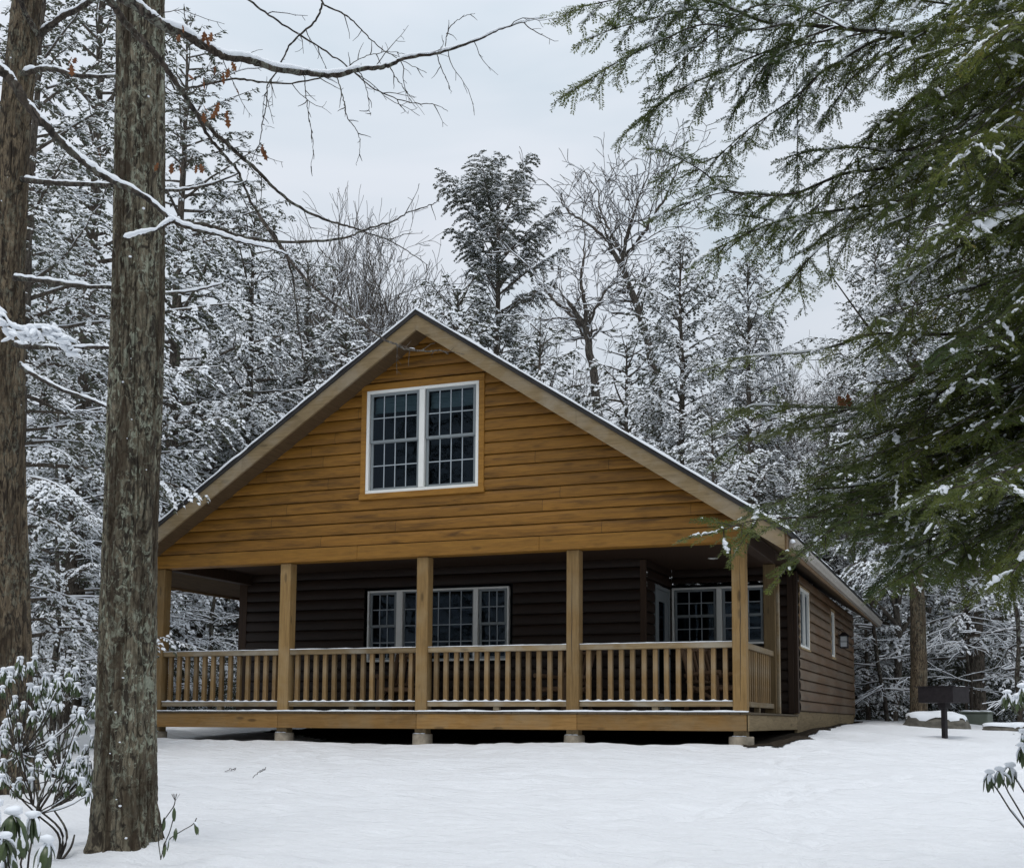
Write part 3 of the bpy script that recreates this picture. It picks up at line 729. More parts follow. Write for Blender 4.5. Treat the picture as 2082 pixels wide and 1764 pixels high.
for s in (-1, 1):
    mb = MB(); x = AX + s * 5.44; za = AZ - SL * 5.44
    box(mb, min(x, x + s * .035), max(x, x + s * .035), Y0 - .002, Y1, za - .235, za - .02, .003); part("eave_board", mb, M_FASCY)
    # gutter: open K profile
    mb = MB(); p = np.array([(0.037, .0), (.037, -.115), (.10, -.115), (.112, -.075), (.135, -.045), (.140, 0.0), (.128, .0), (.123, -.038), (.095, -.105), (.042, -.105), (.042, 0)])
    gz0, gz1 = za - .07, za - .11; ysg = [Y0 + .16, Y1]
    V = np.concatenate([np.stack([x + s * p[:, 0], np.full(len(p), yy), zz + p[:, 1]], -1) for yy, zz in zip(ysg, (gz0, gz1))])
    n = len(p); k = np.arange(n); k2 = (k + 1) % n; F = np.stack([k, k2, k2 + n, k + n], -1)
    mb.add(V, F if s > 0 else F[:, ::-1])
    mb.add(V[:n][:6], [list(range(6))[::-1]]); gut = part("gutter", mb, M_GUT)
    yy = np.arange(ysg[0] + .02, ysg[1], .09); C = np.stack([np.full(len(yy), x + s * .085), yy, np.interp(yy, ysg, (gz0, gz1)) - .035 + .012 * vnoise(yy * 3, 0, s)], -1)
    mb = MB(); blobs(mb, C, (0, 1, 0), .085, .045, .035); part("gutter_snow", mb, MSB, gut)

# deck -----------------------------------------------------------------
mb = MB()
for k in range(69):
    x = -4.97 + k * .1441; ye = 2.44 if x < 2.7 else 4.12
    box(mb, x, x + .138, -.205 + rng.uniform(-.003, .003), ye, -.03, 0.0 + rng.uniform(-.001, .001), .003)
deck = part("deck", mb, M_DECK)
def deckfascia(segs, y0, y1): 
    for a, b_ in segs: m_ = MB(); box(m_, a, b_, y0, y1, -.252, -.031, .005); part("deck_fascia", m_, M_DECKF)
deckfascia([(-4.96, -2.41), (-2.405, -.02), (-.016, 2.5), (2.504, 4.93)], -.19, -.15)
mb = MB(); box(mb, 4.905, 4.945, -.19, 4.1, -.252, -.031, .005); part("deck_fascia", mb, M_OLD)
mb = MB(); box(mb, -4.96, -4.92, -.15, 2.4, -.252, -.031, .005); part("deck_fascia", mb, M_OLD)
# snow along the front edge of the deck
xs = np.arange(-4.96, 4.95, .03); ny = 5; V = []
ysn = np.array([-.212, -.208, -.16, -.11, -.07]); 
for j, y in enumerate(ysn):
    hh = (.002, .017, .022, .014, .001)[j]; V.append(np.stack([xs, np.full(len(xs), y) + (.03 * vnoise(xs * 4, j, 2.) if j > 2 else .004 * vnoise(xs * 9, j, 1.)), .002 + hh * (1 + .45 * fbm(xs * 5, j * .2, 4., 3))], -1))
V = np.concatenate(V); nx = len(xs); i = (np.arange(ny - 1)[:, None] * nx + np.arange(nx - 1)[None]).ravel(); F = np.stack([i, i + 1, i + nx + 1, i + nx], -1)
mb = MB(); mb.add(V, F, 0, True); part("deck_snow", mb, MS, deck)

# piers -----------------------------------------------------------------
for i in range(5):
    x = -4.8 + 2.4 * i; y = .0; r = .15 if i < 4 else .17
    th = np.linspace(0, 2 * pi, 24, endpoint=False); mb = MB()
    zs = [-.9, -.6, -.40, -.335, -.325]; rr = [r * 1.05, r * 1.02, r, r, r * .93]
    V = np.concatenate([np.stack([x + q * (1 + .02 * vnoise(th * 2, k, i)) * np.cos(th), y + q * np.sin(th), np.full(24, z)], -1) for k, (q, z) in enumerate(zip(rr, zs))] + [np.array([[x, y, -.324]])])
    F = []; T = []
    for k in range(4):
        for j in range(24): F.append([k * 24 + j, k * 24 + (j + 1) % 24, (k + 1) * 24 + (j + 1) % 24, (k + 1) * 24 + j])
    for j in range(24): T.append([4 * 24 + j, 4 * 24 + (j + 1) % 24, 120])
    mb.add(V, F, 0, True); mb.f.append((np.array(T), 0, False))
    box(mb, x - .09, x + .09, -.09, .09, -.326, -.25, .004, 1)
    pr = part("pier", mb, [M_CONC, M_OLD])
    mb = MB(); blobs(mb, [(x - .02, -.115 * r / .15, -.322), (x + .05, -.11 * r / .15, -.322), (x - .07, -.09 * r / .15, -.322)], (1, 0, 0), .05, .025, .010); part("snow_cap", mb, MSB, pr)

# railings ----------------------------------------------------------------
balm = []
for q in range(4):
    mb = MB(); box(mb, -.032, .032, -.020, .042, .15, .888, .003); me = mb.mesh("baluster", M_BAL)
    if q: me = me
    balm.append(me)
mb = MB()
def railing(x0, x1, sn=True):
    mb = MB(); box(mb, x0 + .001, x1 - .001, -.058, .052, .885, .925, .004); box(mb, x0 + .001, x1 - .001, -.062, -.022, .888, .968, .005); box(mb, x0 + .001, x1 - .001, -.021, .05, .926, .966, .005)
    box(mb, x0 + .001, x1 - .001, -.060, .035, .078, .152, .005); xm = (x0 + x1) / 2; box(mb, xm - .045, xm + .045, -.04, .04, .001, .077, .004)
    rl = part("railing", mb, M_RAIL)
    n = 13; w_ = .165; s0 = xm - 6 * w_
    for k in range(n):
        b_ = link("baluster", balm[k % 4], rl); b_.location = (s0 + k * w_ + rng.uniform(-.004, .004), -.004, 0); b_.rotation_euler = (0, rng.uniform(-.004, .004), 0)
    # snow on the rails, heaped against each baluster
    xs = np.arange(x0 + .004, x1 - .004, .012); d = (xs - s0 + w_ / 2) % w_ - w_ / 2
    h1 = .012 + .016 * np.exp(-(d / .032) ** 2) + .004 * fbm(xs * 9, 0, x0, 2); h2 = .010 + .004 * fbm(xs * 6, 1., x0, 3)
    mb = MB()
    for (hh, zb, ya, yb) in ((h1, .152, -.064, .03), (h2, .966, -.064, .045)):
        P = [(ya - .002, 0), (ya, .8), (ya + .02, 1.), ((ya + yb) / 2, 1.0), (yb, 0)]
        V = np.concatenate([np.stack([xs, np.full(len(xs), yy), zb + f_ * hh], -1) for yy, f_ in P]); nx = len(xs)
        i = (np.arange(4)[:, None] * nx + np.arange(nx - 1)[None]).ravel(); mb.add(V, np.stack([i, i + 1, i + nx + 1, i + nx], -1), 0, True)
    part("rail_snow", mb, MS, rl)
for i in range(4): railing(-4.8 + 2.4 * i + .095, -4.8 + 2.4 * (i + 1) - .095)
# side railings (right and left), local x runs back along the porch
for X in (4.8,):
    mb = MB(); box(mb, X - .05, X + .055, .096, 2.358, .885, .925, .004); box(mb, X + .015, X + .058, .096, 2.358, .888, .968, .005); box(mb, X - .048, X + .014, .096, 2.358, .926, .966, .005)
    box(mb, X - .035, X + .055, .096, 2.358, .078, .152, .005); box(mb, X - .04, X + .04, 1.18, 1.26, .001, .077, .004)
    rl = part("railing", mb, M_RAILY)
    for k in range(13):
        b_ = link("baluster", balm[k % 4], rl); b_.location = (X + .004, 1.227 + (k - 6) * .165, 0); b_.rotation_euler = (0, 0, R(90))
# recessed ceiling light
mb = MB(); th = np.linspace(0, 2 * pi, 28, endpoint=False); c_ = (3.827, 2.763)
for r0, r1, z0_, z1_ in ((.085, .062, 2.512, 2.506), (.062, .05, 2.506, 2.516)):
    V = np.concatenate([np.stack([c_[0] + r0 * np.cos(th), c_[1] + r0 * np.sin(th), np.full(28, z0_)], -1), np.stack([c_[0] + r1 * np.cos(th), c_[1] + r1 * np.sin(th), np.full(28, z1_)], -1)])
    k = np.arange(28); k2 = (k + 1) % 28; mb.add(V, np.stack([k, k2, k2 + 28, k + 28], -1), 0, True)
cl = part("ceiling_light", mb, M_WHITE)
mb = MB(); mb.add(np.stack([c_[0] + .05 * np.cos(th), c_[1] + .05 * np.sin(th), np.full(28, 2.515)], -1), [list(range(28))]); part("lens", mb, M_SASH, cl)
# wall lantern on the side wall
lx, ly = 4.965, 9.9
mb = MB(); box(mb, lx - .02, lx + .0, ly - .05, ly + .05, 1.72, 1.86, .004); tube(mb, spline([(lx, ly, 1.80), (lx + .07, ly, 1.86), (lx + .13, ly, 1.82), (lx + .13, ly, 1.76)], 12), .008, 6)
V = []; 
for r_, z in ((.03, 1.79), (.05, 1.77), (.10, 1.72), (.105, 1.705)): V += [(lx + .13 + a * r_, ly + b_ * r_, z) for a, b_ in ((-1, -1), (1, -1), (1, 1), (-1, 1))]
F = [[4 * k + j, 4 * k + (j + 1) % 4, 4 * k + 4 + (j + 1) % 4, 4 * k + 4 + j] for k in range(3) for j in range(4)]
mb.add(V, [f[::-1] for f in F] + [[0, 1, 2, 3]])
for a in (-1, 1):
    for b_ in (-1, 1): box(mb, lx + .13 + a * .075 - .007, lx + .13 + a * .075 + .007, ly + b_ * .075 - .007, ly + b_ * .075 + .007, 1.47, 1.705, .002)
box(mb, lx + .045, lx + .215, ly - .085, ly + .085, 1.45, 1.47, .003); box(mb, lx + .049, lx + .211, ly - .08, ly + .08, 1.58, 1.59, .002)
wl = part("wall_lantern", mb, M_BLACK); mb = MB(); box(mb, lx + .06, lx + .20, ly - .07, ly + .07, 1.475, 1.70, .002); part("lantern_glass", mb, plain("frosted_glass", (.55, .58, .60), .3, 0, .05, 3, .5, 0), wl)

# rustic log chairs on the porch ----------------------------------------
def log_chair(loc, rz, label):
    t = thing("log_chair", label, "chair", loc, rz, "rustic chairs on the porch")
    def pole(name, pts, r): m_ = MB(); P = spline(pts, 10); P = P + rng.normal(0, .0025, P.shape); tube(m_, P, r, 9); m_.build(name, M_LOG, t)
    for sx in (-.3, .3):
        pole("leg", [(sx, -.28, 0), (sx, -.27, .3), (sx, -.26, .58)], .038)
        pole("leg", [(sx, .34, 0), (sx, .25, .45), (sx * 1.0, .42, 1.0)], .036)
        pole("armrest", [(sx, -.34, .60), (sx, 0, .59), (sx, .34, .56)], .036)
        pole("brace", [(sx, -.25, .18), (sx, .0, .30), (sx, .27, .42)], .028)
    pole("stretcher", [(-.3, -.27, .36), (.3, -.27, .36)], .03); pole("stretcher", [(-.3, .28, .33), (.3, .28, .33)], .03)
    m_ = MB()
    for k in range(6): tube(m_, [( -.30, -.25 + k * .09, .385 - k * .006), (.30, -.25 + k * .09, .385 - k * .006)], .032, 8)
    m_.build("seat", M_LOG, t)
    m_ = MB()
    for k in range(6): x = -.23 + k * .092; tube(m_, [(x, .27, .45), (x, .345, .72), (x, .42, .96)], .026, 8)
    tube(m_, [(-.33, .28, .47), (.33, .28, .47)], .03, 8); tube(m_, [(-.33, .42, .97), (.33, .42, .97)], .034, 8)
    m_.build("backrest", M_LOG, t)
log_chair((4.12, 1.55, 0), R(62), "rustic peeled log chair behind the railing at the porch's right corner")
log_chair((-1.25, 1.75, 0), R(0), "rustic log chair behind the second railing bay under the wide porch window")
log_chair((1.55, 1.9, 0), R(-25), "rustic log chair standing in the dark just right of the wide porch window")
# camp lantern on the deck
t = thing("camp_lantern", "small black and silver camp lantern standing on the deck behind the railing", "lantern", (3.28, 1.5, 0))
def lathe(mb, prof, n=20, mat=0):
    th = np.linspace(0, 2 * pi, n, endpoint=False); V = np.concatenate([np.stack([r * np.cos(th), r * np.sin(th), np.full(n, z)], -1) for r, z in prof])
    k = np.arange(n); k2 = (k + 1) % n; F = np.concatenate([np.stack([k, k2, k2 + n, k + n], -1) + i * n for i in range(len(prof) - 1)]); mb.add(V, F, mat, True)
mb = MB(); lathe(mb, [(0.001, 0), (.075, 0), (.078, .04), (.06, .06), (.06, .2), (.07, .21), (.07, .25), (.04, .28), (.02, .30), (.001, .305)]); mb.build("body", M_BLACK, t)
mb = MB()
for z in (.07, .10, .13, .16, .19): lathe(mb, [(.060, z), (.066, z + .005), (.060, z + .010)])
mb.build("rings", plain("steel_ring", (.5, .5, .5), .3, .9, .05, 3, .5, 0), t)
mb = MB(); a_ = np.linspace(0, pi, 14); tube(mb, np.stack([.065 * np.cos(a_), 0 * a_, .24 + .12 * np.sin(a_)], -1), .003, 5); mb.build("handle", M_BLACK, t)

# ------------------------------------------------------------------ grill, boulder, box, stone
def bump_obj(name, loc, size, mat, label, cat, seed, snow=.06, rz=0.0):
    V, F = ICO2
    import bmesh
    bm = bmesh.new(); bmesh.ops.create_icosphere(bm, subdivisions=4, radius=1); V = np.array([v.co[:] for v in bm.verts]); F = np.array([[v.index for v in f.verts] for f in bm.faces]); bm.free()
    V = np.sign(V) * np.abs(V) ** .72
    n = 1 + .16 * fbm(V[:, 0] * 1.5 + seed, V[:, 1] * 1.5, V[:, 2] * 1.5, 4)
    W = V * n[:, None] * np.array(size)
    t = thing(name, label, cat, loc, rz); mb = MB(); mb.add(W, F, 0, False); mb.build("stone" if cat != "box" else "body", mat, t)
    sel = V[:, 2] > .42 + .12 * fbm(V[:, 0] * 3, V[:, 1] * 3, seed, 3)
    Wz = W.copy(); Wz[:, 2] += snow * sstep(.35, .75, V[:, 2]) + .006; Wz[:, :2] *= 1.012
    FF = F[sel[F].all(1)]; mb = MB(); mb.add(Wz, FF, 0, True); mb.build("snow_cap", MS, t)
    return t
p = at(1905, 1447, 24); bump_obj("boulder", (p[0], p[1], gz(*p[:2]) + .08), (.60, .34, .22), M_ROCK, "low grey boulder capped with snow behind the grill", "boulder", 2.0, .05, R(-12))
p = at(2045, 1456, 22); bump_obj("flat_stone", (p[0], p[1], gz(*p[:2]) + .03), (.42, .22, .10), M_ROCK, "flat snow covered stone slab at the right edge", "stone", 5.0, .05, R(-5))
p = at(1985, 1440, 27); gb = thing("utility_box", "small grey green utility box half hidden behind the boulder", "box", (p[0], p[1], gz(*p[:2])), R(-15))
mb = MB(); box(mb, -.30, .30, -.22, .22, -.05, .25, .02); mb.build("body", M_GREEN, gb); mb = MB(); box(mb, -.315, .315, -.235, .235, .252, .285, .012); mb.build("lid", M_GREEN, gb)
mb = MB(); blobs(mb, [(-.2, -.05, .29), (-.05, .05, .29), (.15, .1, .288)], (1, 0, 0), .16, .12, .03, ICO2); mb.build("snow_patch", MS, gb)

gg = float(gz(GRILL[0], GRILL[1]))
gr = thing("park_grill", "black iron park grill on a single post in the snow", "grill", (GRILL[0], GRILL[1], gg), R(-32))
mb = MB(); box(mb, -.035, .035, -.035, .035, -.1, .50, .006); mb.build("post", M_BLACK, gr)
mb = MB(); box(mb, -.07, .07, -.07, .07, .44, .56, .008)
mb.build("bracket", M_BLACK, gr)
mb = MB(); w2, d2, z0_, z1_ = .30, .21, .53, .765
box(mb, -w2, w2, -d2, d2, z0_, z0_ + .006, .001); box(mb, -w2, w2, -d2, -d2 + .006, z0_ + .007, z1_, .001)
box(mb, -w2, w2, d2 - .006, d2, z0_ + .007, z1_, .001); box(mb, -w2, -w2 + .006, -d2 + .007, d2 - .007, z0_ + .007, z1_ - .002, .001); box(mb, w2 - .006, w2, -d2 + .007, d2 - .007, z0_ + .007, z1_ - .002, .001)
mb.build("firebox", M_BLACK, gr)
mb = MB()
for k in range(22): x = -w2 + .03 + k * .027; box(mb, x, x + .010, -d2 + .01, d2 + .06, z1_ - .004, z1_ + .006, .001)
box(mb, -w2 - .07, w2 + .05, -d2 - .01, -d2 + .012, z1_ + .004, z1_ + .014, .001); box(mb, -w2 - .01, w2 + .01, d2 - .01, d2 + .01, z1_ + .007, z1_ + .015, .001)
mb.build("grate", M_BLACK, gr)
mb = MB(); g3 = np.random.default_rng(3); P_ = np.stack([g3.uniform(-.26, .26, 40), g3.uniform(-.18, .2, 40), np.full(40, z1_ + .008)], -1); blobs(mb, P_, (1, .2, 0), .06, .03, .008); mb.build("snow_dusting", MSB, gr)

# ------------------------------------------------------------------ trees: generators
def hemlock(seed, H, cb, Rc, nl=56, sp=.16, ls=.06, leaf=.13, wd=.020, asc=38, snowp=.75, shape=None, droop=1.0, base_r=None, hb=.015, ht=.036, lo=-4, dens=1.0, inner=.16, jit=(.5, 1.3), skip=.22, smin=.18, clump=.5):
    """snow laden conifer: returns bundles for trunk, limbs, crown (needles) and snow"""
    g = np.random.default_rng(seed); tr, li, cr_, sn = MB(), MB(), MB(), MB()
    n = 26; z = np.linspace(-.3, H, n); r0 = base_r or (.03 + H * .0105)
    sw = np.stack([.0 + .10 * np.cumsum(g.normal(0, .35, n)) * H / 40, .10 * np.cumsum(g.normal(0, .35, n)) * H / 40], -1); sw -= sw[0]
    P = np.column_stack([sw, z]); rad = r0 * (1 - np.linspace(0, 1, n)) ** .85 + .012; rad[0] *= 1.25
    tube(tr, P, rad, 12)
    shape = shape or (lambda t: (1 - t) ** .8 * min(1, .6 + 1.4 * t) + .05)
    for i in range(nl):
        t = ((i + g.uniform(-.4, .4)) / nl); t = min(max(t, 0), .995); h = cb + (H - cb) * t ** .92
        Ll = Rc * shape(t) * g.uniform(*jit) + .25; az = i * 2.39996 + g.uniform(-.8, .8)
        el = R(lo + (asc - lo) * t + g.uniform(-13, 13)); m = 9; st = Ll / (m - 1)
        p0 = np.array([np.interp(h, z, P[:, 0]), np.interp(h, z, P[:, 1]), h]); Q = [p0]; a = az
        for k in range(m - 1):
            e = el - droop * R(3.5 + 26 * (1 - t)) * (k / (m - 1)) ** 1.3; a += g.normal(0, .13)
            Q.append(Q[-1] + st * np.array([cos(a) * cos(e), sin(a) * cos(e), sin(e)]))
        Q = np.array(Q); lr = .010 + .011 * Ll; tube(li, Q, np.linspace(lr, .006, m), 5, cap=False)
        if g.random() < .5: S = Q.copy(); S[:, 2] += np.linspace(lr, .006, m) * .9 + .004; tube(sn, S[1:], (np.linspace(lr, .006, m) * .5 + .006)[1:], 4, cap=False)
        # secondary branches in a flat drooping fan
        s = np.arange(inner * Ll + .1, Ll, sp / dens); s = s[g.random(len(s)) > skip]; ns = len(s)
        if ns == 0: continue
        sd_ = np.where(np.arange(ns) % 2 == 0, 1, -1); fr = s / Ll
        base = np.stack([np.interp(s, np.linspace(0, Ll, m), Q[:, q]) for q in range(3)], -1)
        dirl = np.stack([np.interp(s, np.linspace(0, Ll, m), np.gradient(Q[:, q]) / st) for q in range(3)], -1)
        ang = sd_ * (R(58) + g.uniform(-.2, .2, ns)); ca, sa = np.cos(ang), np.sin(ang)
        d = np.stack([dirl[:, 0] * ca - dirl[:, 1] * sa, dirl[:, 0] * sa + dirl[:, 1] * ca, dirl[:, 2] * .6 - .10 + g.uniform(-.12, .08, ns)], -1)
        sl = (.42 * Ll * (1 - fr) ** .75 * (.35 + fr * 1.2).clip(0, 1) + smin) * g.uniform(.6, 1.15, ns); sl = np.minimum(sl, 1.3)
        pk = np.where(g.random(ns) < .08, .1, g.uniform(.45, 1.0, ns)) * snowp
        # leaflets along every secondary branch, both sides, plus one at its end
        nk = np.maximum(2, (sl / ls).astype(int)); tot = int(nk.sum()); j = np.repeat(np.arange(ns), nk); q = np.concatenate([np.arange(k) for k in nk]) / nk[j]
        dd = d[j].copy(); dd[:, 2] -= .55 * droop * q ** 1.4
        pos = base[j] + dd * (sl[j] * q)[:, None]
        for side in (-1, 1):
            an = side * (R(48) + g.uniform(-.25, .25, tot)); ca, sa = np.cos(an), np.sin(an)
            D = np.stack([dd[:, 0] * ca - dd[:, 1] * sa, dd[:, 0] * sa + dd[:, 1] * ca, dd[:, 2] - .22 + g.uniform(-.35, .15, tot)], -1)
            ll = leaf * g.uniform(.6, 1.3, tot) * (1.15 - .55 * q)
            leaflets(cr_, sn, pos, D, ll, wd * g.uniform(.7, 1.4, tot), ht * g.uniform(.6, 1.5, tot), hb * g.uniform(.5, 1.4, tot), g.random(tot) < pk[j], up=g.normal(0, .35, tot))
        # soft pads of snow bridging the sprays
        k3 = (g.random(tot) < clump * pk[j]) & (q > .15); c3 = int(k3.sum())
        if c3:
            D3 = dd[k3].copy(); D3[:, 2] -= .15; pp3 = pos[k3] + g.normal(0, .03, (c3, 3)); l3 = g.uniform(.09, .19, c3)
            leaflets(cr_, sn, pp3, D3, l3, g.uniform(.030, .060, c3), g.uniform(.030, .055, c3), np.full(c3, .012), np.ones(c3, bool), up=g.normal(0, .3, c3))
        # axis of the branch itself
        k2 = q < .99; leaflets(cr_, sn, pos[k2], dd[k2], np.full(k2.sum(), ls * 1.7), .010, .022, .008, g.random(k2.sum()) < pk[j][k2] * 1.1)
    # leader
    a = g.uniform(0, 6.28, 26); D = np.stack([np.cos(a), np.sin(a), g.uniform(.1, 1.2, 26)], -1)
    pz = H - g.uniform(0, .8, 26); leaflets(cr_, sn, np.column_stack([np.interp(pz, z, P[:, 0]), np.interp(pz, z, P[:, 1]), pz]), D, np.full(26, .22), .022, .03, .03, g.random(26) < .6)
    return dict(trunk=(tr, B_DARK), limbs=(li, B_DARK), crown=(cr_, M_HEM), snow=(sn, MSB))

def bare(seed, H, r0=.16, fork=.35, levels=5, spread=34, nch=(4, 6), lean=(0, 0), snow=.5, minr=.004, up=.35, wig=.10, first=None, ratio=(.50, .78), sides=7, paths=None, kids=9, kl=(1.0, 2.6)):
    """leafless broadleaf tree, with thin snow lying along the branches"""
    g = np.random.default_rng(seed); tr, tw, sn = MB(), MB(), MB()
    def grow(p, d, Ln, r, lv):
        m = 8 if lv < 2 else (6 if lv < 4 else 4); Q = [p]; d = d / np.linalg.norm(d)
        for k in range(m):
            d = d + g.normal(0, wig * (1 + .35 * lv), 3) + np.array([0, 0, up * .10 * (1 if lv else .3)]); d /= np.linalg.norm(d); Q.append(Q[-1] + d * Ln / m)
        Q = np.array(Q); re = r * (.35 if lv else .45); re = r * (.55 if lv < 3 else .4); rad = np.linspace(r, max(re, minr), m + 1)
        tube(tr if lv == 0 else tw, Q, rad, sides if lv < 1 else (5 if lv < 3 else 3), cap=False)
        hz = 1 - abs(Q[-1, 2] - Q[0, 2]) / Ln
        if snow and r > .006 and g.random() < snow * (.25 + 1.2 * hz) and lv > 0:
            S = Q.copy(); S[:, 2] += rad * .85 + .004; tube(sn, S, rad * .75 + .006, 4, cap=False)
        if lv >= levels: return
        n = g.integers(*nch) + (2 if lv == 0 else 0)
        for k in range(n):
            t = g.uniform(fork if lv == 0 else .22, 1.0) if k else 1.0
            i = t * m; a = int(min(i, m - 1)); pp = Q[a] + (Q[a + 1] - Q[a]) * (i - a); dl = Q[a + 1] - Q[a]; dl /= np.linalg.norm(dl)
            an = R(spread) * g.uniform(.6, 1.35) * (1 if k else .35)
            ax = g.normal(0, 1, 3); ax -= ax.dot(dl) * dl; ax /= np.linalg.norm(ax)
            nd = dl * cos(an) + ax * sin(an); rr = np.interp(i, np.arange(m + 1), rad)
            grow(pp, nd, Ln * g.uniform(*ratio) * (1.1 - .3 * t if lv == 0 else 1), max(rr * g.uniform(.55, .8), minr), lv + 1)
    if paths is None: grow(np.array([0, 0, -.3]), np.array([lean[0], lean[1], 1.0]), H * .55, r0, 0)
    else:
        for P, ra, rb, t0 in paths:
            Q = spline(P, len(P) * 5) + g.normal(0, .02, (len(P) * 5, 3)); rad = np.linspace(ra, rb, len(Q)); tube(tr, Q, rad, 8, cap=False)
            S = Q.copy(); S[:, 2] += rad * .7; T = np.gradient(Q, axis=0); fl = np.abs(T[:, 2]) < .8 * np.linalg.norm(T, axis=1)
            if fl.sum() > 4: S = S[fl]; tube(sn, S, rad[fl] * .6 + .004, 5, cap=False)
            for q in range(kids):
                i = int((t0 + (1 - t0) * (q + g.random()) / kids) * (len(Q) - 2)); dl = Q[i + 1] - Q[i]; dl /= np.linalg.norm(dl)
                ax = g.normal(0, 1, 3); ax -= ax.dot(dl) * dl; ax /= np.linalg.norm(ax); an = g.uniform(.5, 1.1)
                grow(Q[i], dl * cos(an) + ax * sin(an), g.uniform(*kl) * (1.1 - .4 * i / len(Q)), max(rad[i] * g.uniform(.3, .5), .012), 2)
            grow(Q[-1], Q[-1] - Q[-3], kl[1] * .8, rb, 2)
    d = dict(trunk=(tr, B_TWIG), branches=(tw, B_TWIG))
    if sn.v: d['snow'] = (sn, MSB)
    return d

def understory(seed, H, r0=.035, n=22, Ll=2.6, cb=.4, lean=(0, 0), droop=.12, sub=5, mat=None):
    """slender tree with long near-level limbs, each carrying a line of snow"""
    g = np.random.default_rng(seed); tr, tw, sn = MB(), MB(), MB()
    m = 10; z = np.linspace(-.2, H, m); P = np.column_stack([lean[0] * z + .05 * np.cumsum(g.normal(0, 1, m)), lean[1] * z + .05 * np.cumsum(g.normal(0, 1, m)), z]); tube(tr, P, np.linspace(r0, r0 * .3, m), 8)
    def limb(p, az, el, Ln, r, lv):
        k = 9; Q = [p]; a = az; e = el
        for _ in range(k): a += g.normal(0, .13); e += g.normal(0, .07) - droop / k; Q.append(Q[-1] + Ln / k * np.array([cos(a) * cos(e), sin(a) * cos(e), sin(e)]))
        Q = np.array(Q); rad = np.linspace(r, .003, k + 1); tube(tw, Q, rad, 4, cap=False)
        S = Q.copy(); S[:, 2] += rad + .003; tube(sn, S, rad * .7 + .005, 4, cap=False)
        if lv < 2:
            for q in range(sub if lv == 0 else 3):
                t = g.uniform(.2, .95) * k; i = int(t); limb(Q[i], a + g.choice([-1, 1]) * g.uniform(.4, 1.0), e + g.uniform(-.15, .15), Ln * g.uniform(.3, .55), r * .55, lv + 1)
    for i in range(n):
        h = cb + (H - cb) * g.random(); p = np.array([np.interp(h, z, P[:, q]) for q in range(3)])
        limb(p, i * 2.4 + g.uniform(-.5, .5), g.uniform(-.12, .22), Ll * g.uniform(.5, 1.1) * (1 - .5 * h / H), r0 * .34, 0)
    return dict(trunk=(tr, mat or B_DRK2), branches=(tw, mat or B_DRK2), snow=(sn, MSB))

MESHES = {}
def make_meshes(key, d): MESHES[key] = {k: mb.mesh(k, m) for k, (mb, m) in d.items() if mb.v}
PART_NAME = dict(trunk='trunk', limbs='limbs', crown='crown', snow='snow_load', branches='branches', leaves='dead_leaves')
def plant(key, kind, label, cat, x, d=None, scale=1.0, rz=0.0, group=None, xy=None, top=None, dz=0.0, tilt=0.0):
    X, Y = xy if xy is not None else col(x, d); z = float(gz(X, Y, False)) + dz
    if top is not None:                               # scale so that its top reaches picture height top
        H = HT[key]; scale = (CAM[2] + d * (PY - top + (1463 - PY)) / FPX * 1.0 - z) / H
    t = thing(kind, label, cat, (X, Y, z), rz, group); t.scale = (scale,) * 3; t.rotation_euler[1] = tilt
    for k, me in MESHES[key].items(): link(PART_NAME[k], me, t)
    return t
HT = {}
def proto(key, d, H): make_meshes(key, d); HT[key] = H

# ------------------------------------------------------------------ trees: prototypes
umb = lambda t: float(np.interp(t, [0, .2, .42, .5, .56, .62, .83, .89, 1], [.75, .95, .8, .45, .8, 1.2, 1.05, .25, .08]))       # rounded open head
full = lambda t: (1 - t) ** .6 * min(1, .6 + 1.2 * t) + .06
proto('hemA', hemlock(11, 18, 1.2, 4.0, 120, .17, .085, .13, .027, 40, shape=full, snowp=1.25, clump=.7), 18)
proto('hemB', hemlock(12, 14, .6, 3.7, 110, .17, .085, .13, .027, 36, snowp=1.3, shape=full, clump=.7), 14)
proto('hemC', hemlock(13, 9, .4, 3.0, 92, .16, .08, .13, .026, 34, snowp=1.3, shape=full, clump=.7), 9)
proto('hemD', hemlock(14, 22, 6.0, 2.35, 160, .10, .065, .15, .030, 52, snowp=1.05, shape=umb, droop=.8, lo=42, inner=.42, jit=(.45, 1.25), skip=.12, smin=.52, clump=.4, hb=.02), 22)
proto('hemE', hemlock(15, 17, 2.0, 2.0, 130, .13, .075, .13, .027, 46, snowp=1.1, droop=1.6, lo=12, inner=.14, jit=(.45, 1.35), skip=.2, smin=.3, clump=.7, shape=lambda t: float(np.interp(t, [0, .3, .8, .93, 1], [1.15, 1.05, .85, .45, .15]))), 17)
proto('bareA', bare(21, 20, .34, .42, 5, 42, (4, 6), up=.18, snow=.3, minr=.011, wig=.085, ratio=(.45, .70)), 20)
proto('bareB', bare(22, 20, .26, .45, 5, 34, (4, 6), up=.4, snow=.3, minr=.010, wig=.07, ratio=(.45, .68)), 20)
proto('bareC', bare(23, 17, .20, .30, 5, 26, (4, 7), up=.8, snow=.35, minr=.009, wig=.06, ratio=(.48, .72)), 17)
def real_top(key):
    z = 0
    for me in MESHES[key].values():
        co = np.empty(len(me.vertices) * 3, np.float32); me.vertices.foreach_get('co', co); z = max(z, co[2::3].max())
    return float(z)
for k in HT: HT[k] = real_top(k)
proto('undA', understory(31, 5.0, .055, 20, 3.0, sub=4), 5.0)
proto('undB', understory(32, 7.0, .065, 26, 2.2, lean=(-.12, .05)), 7.0)
proto('undC', understory(33, 3.2, .035, 16, 2.4, cb=.3, droop=.1, sub=4), 3.2)

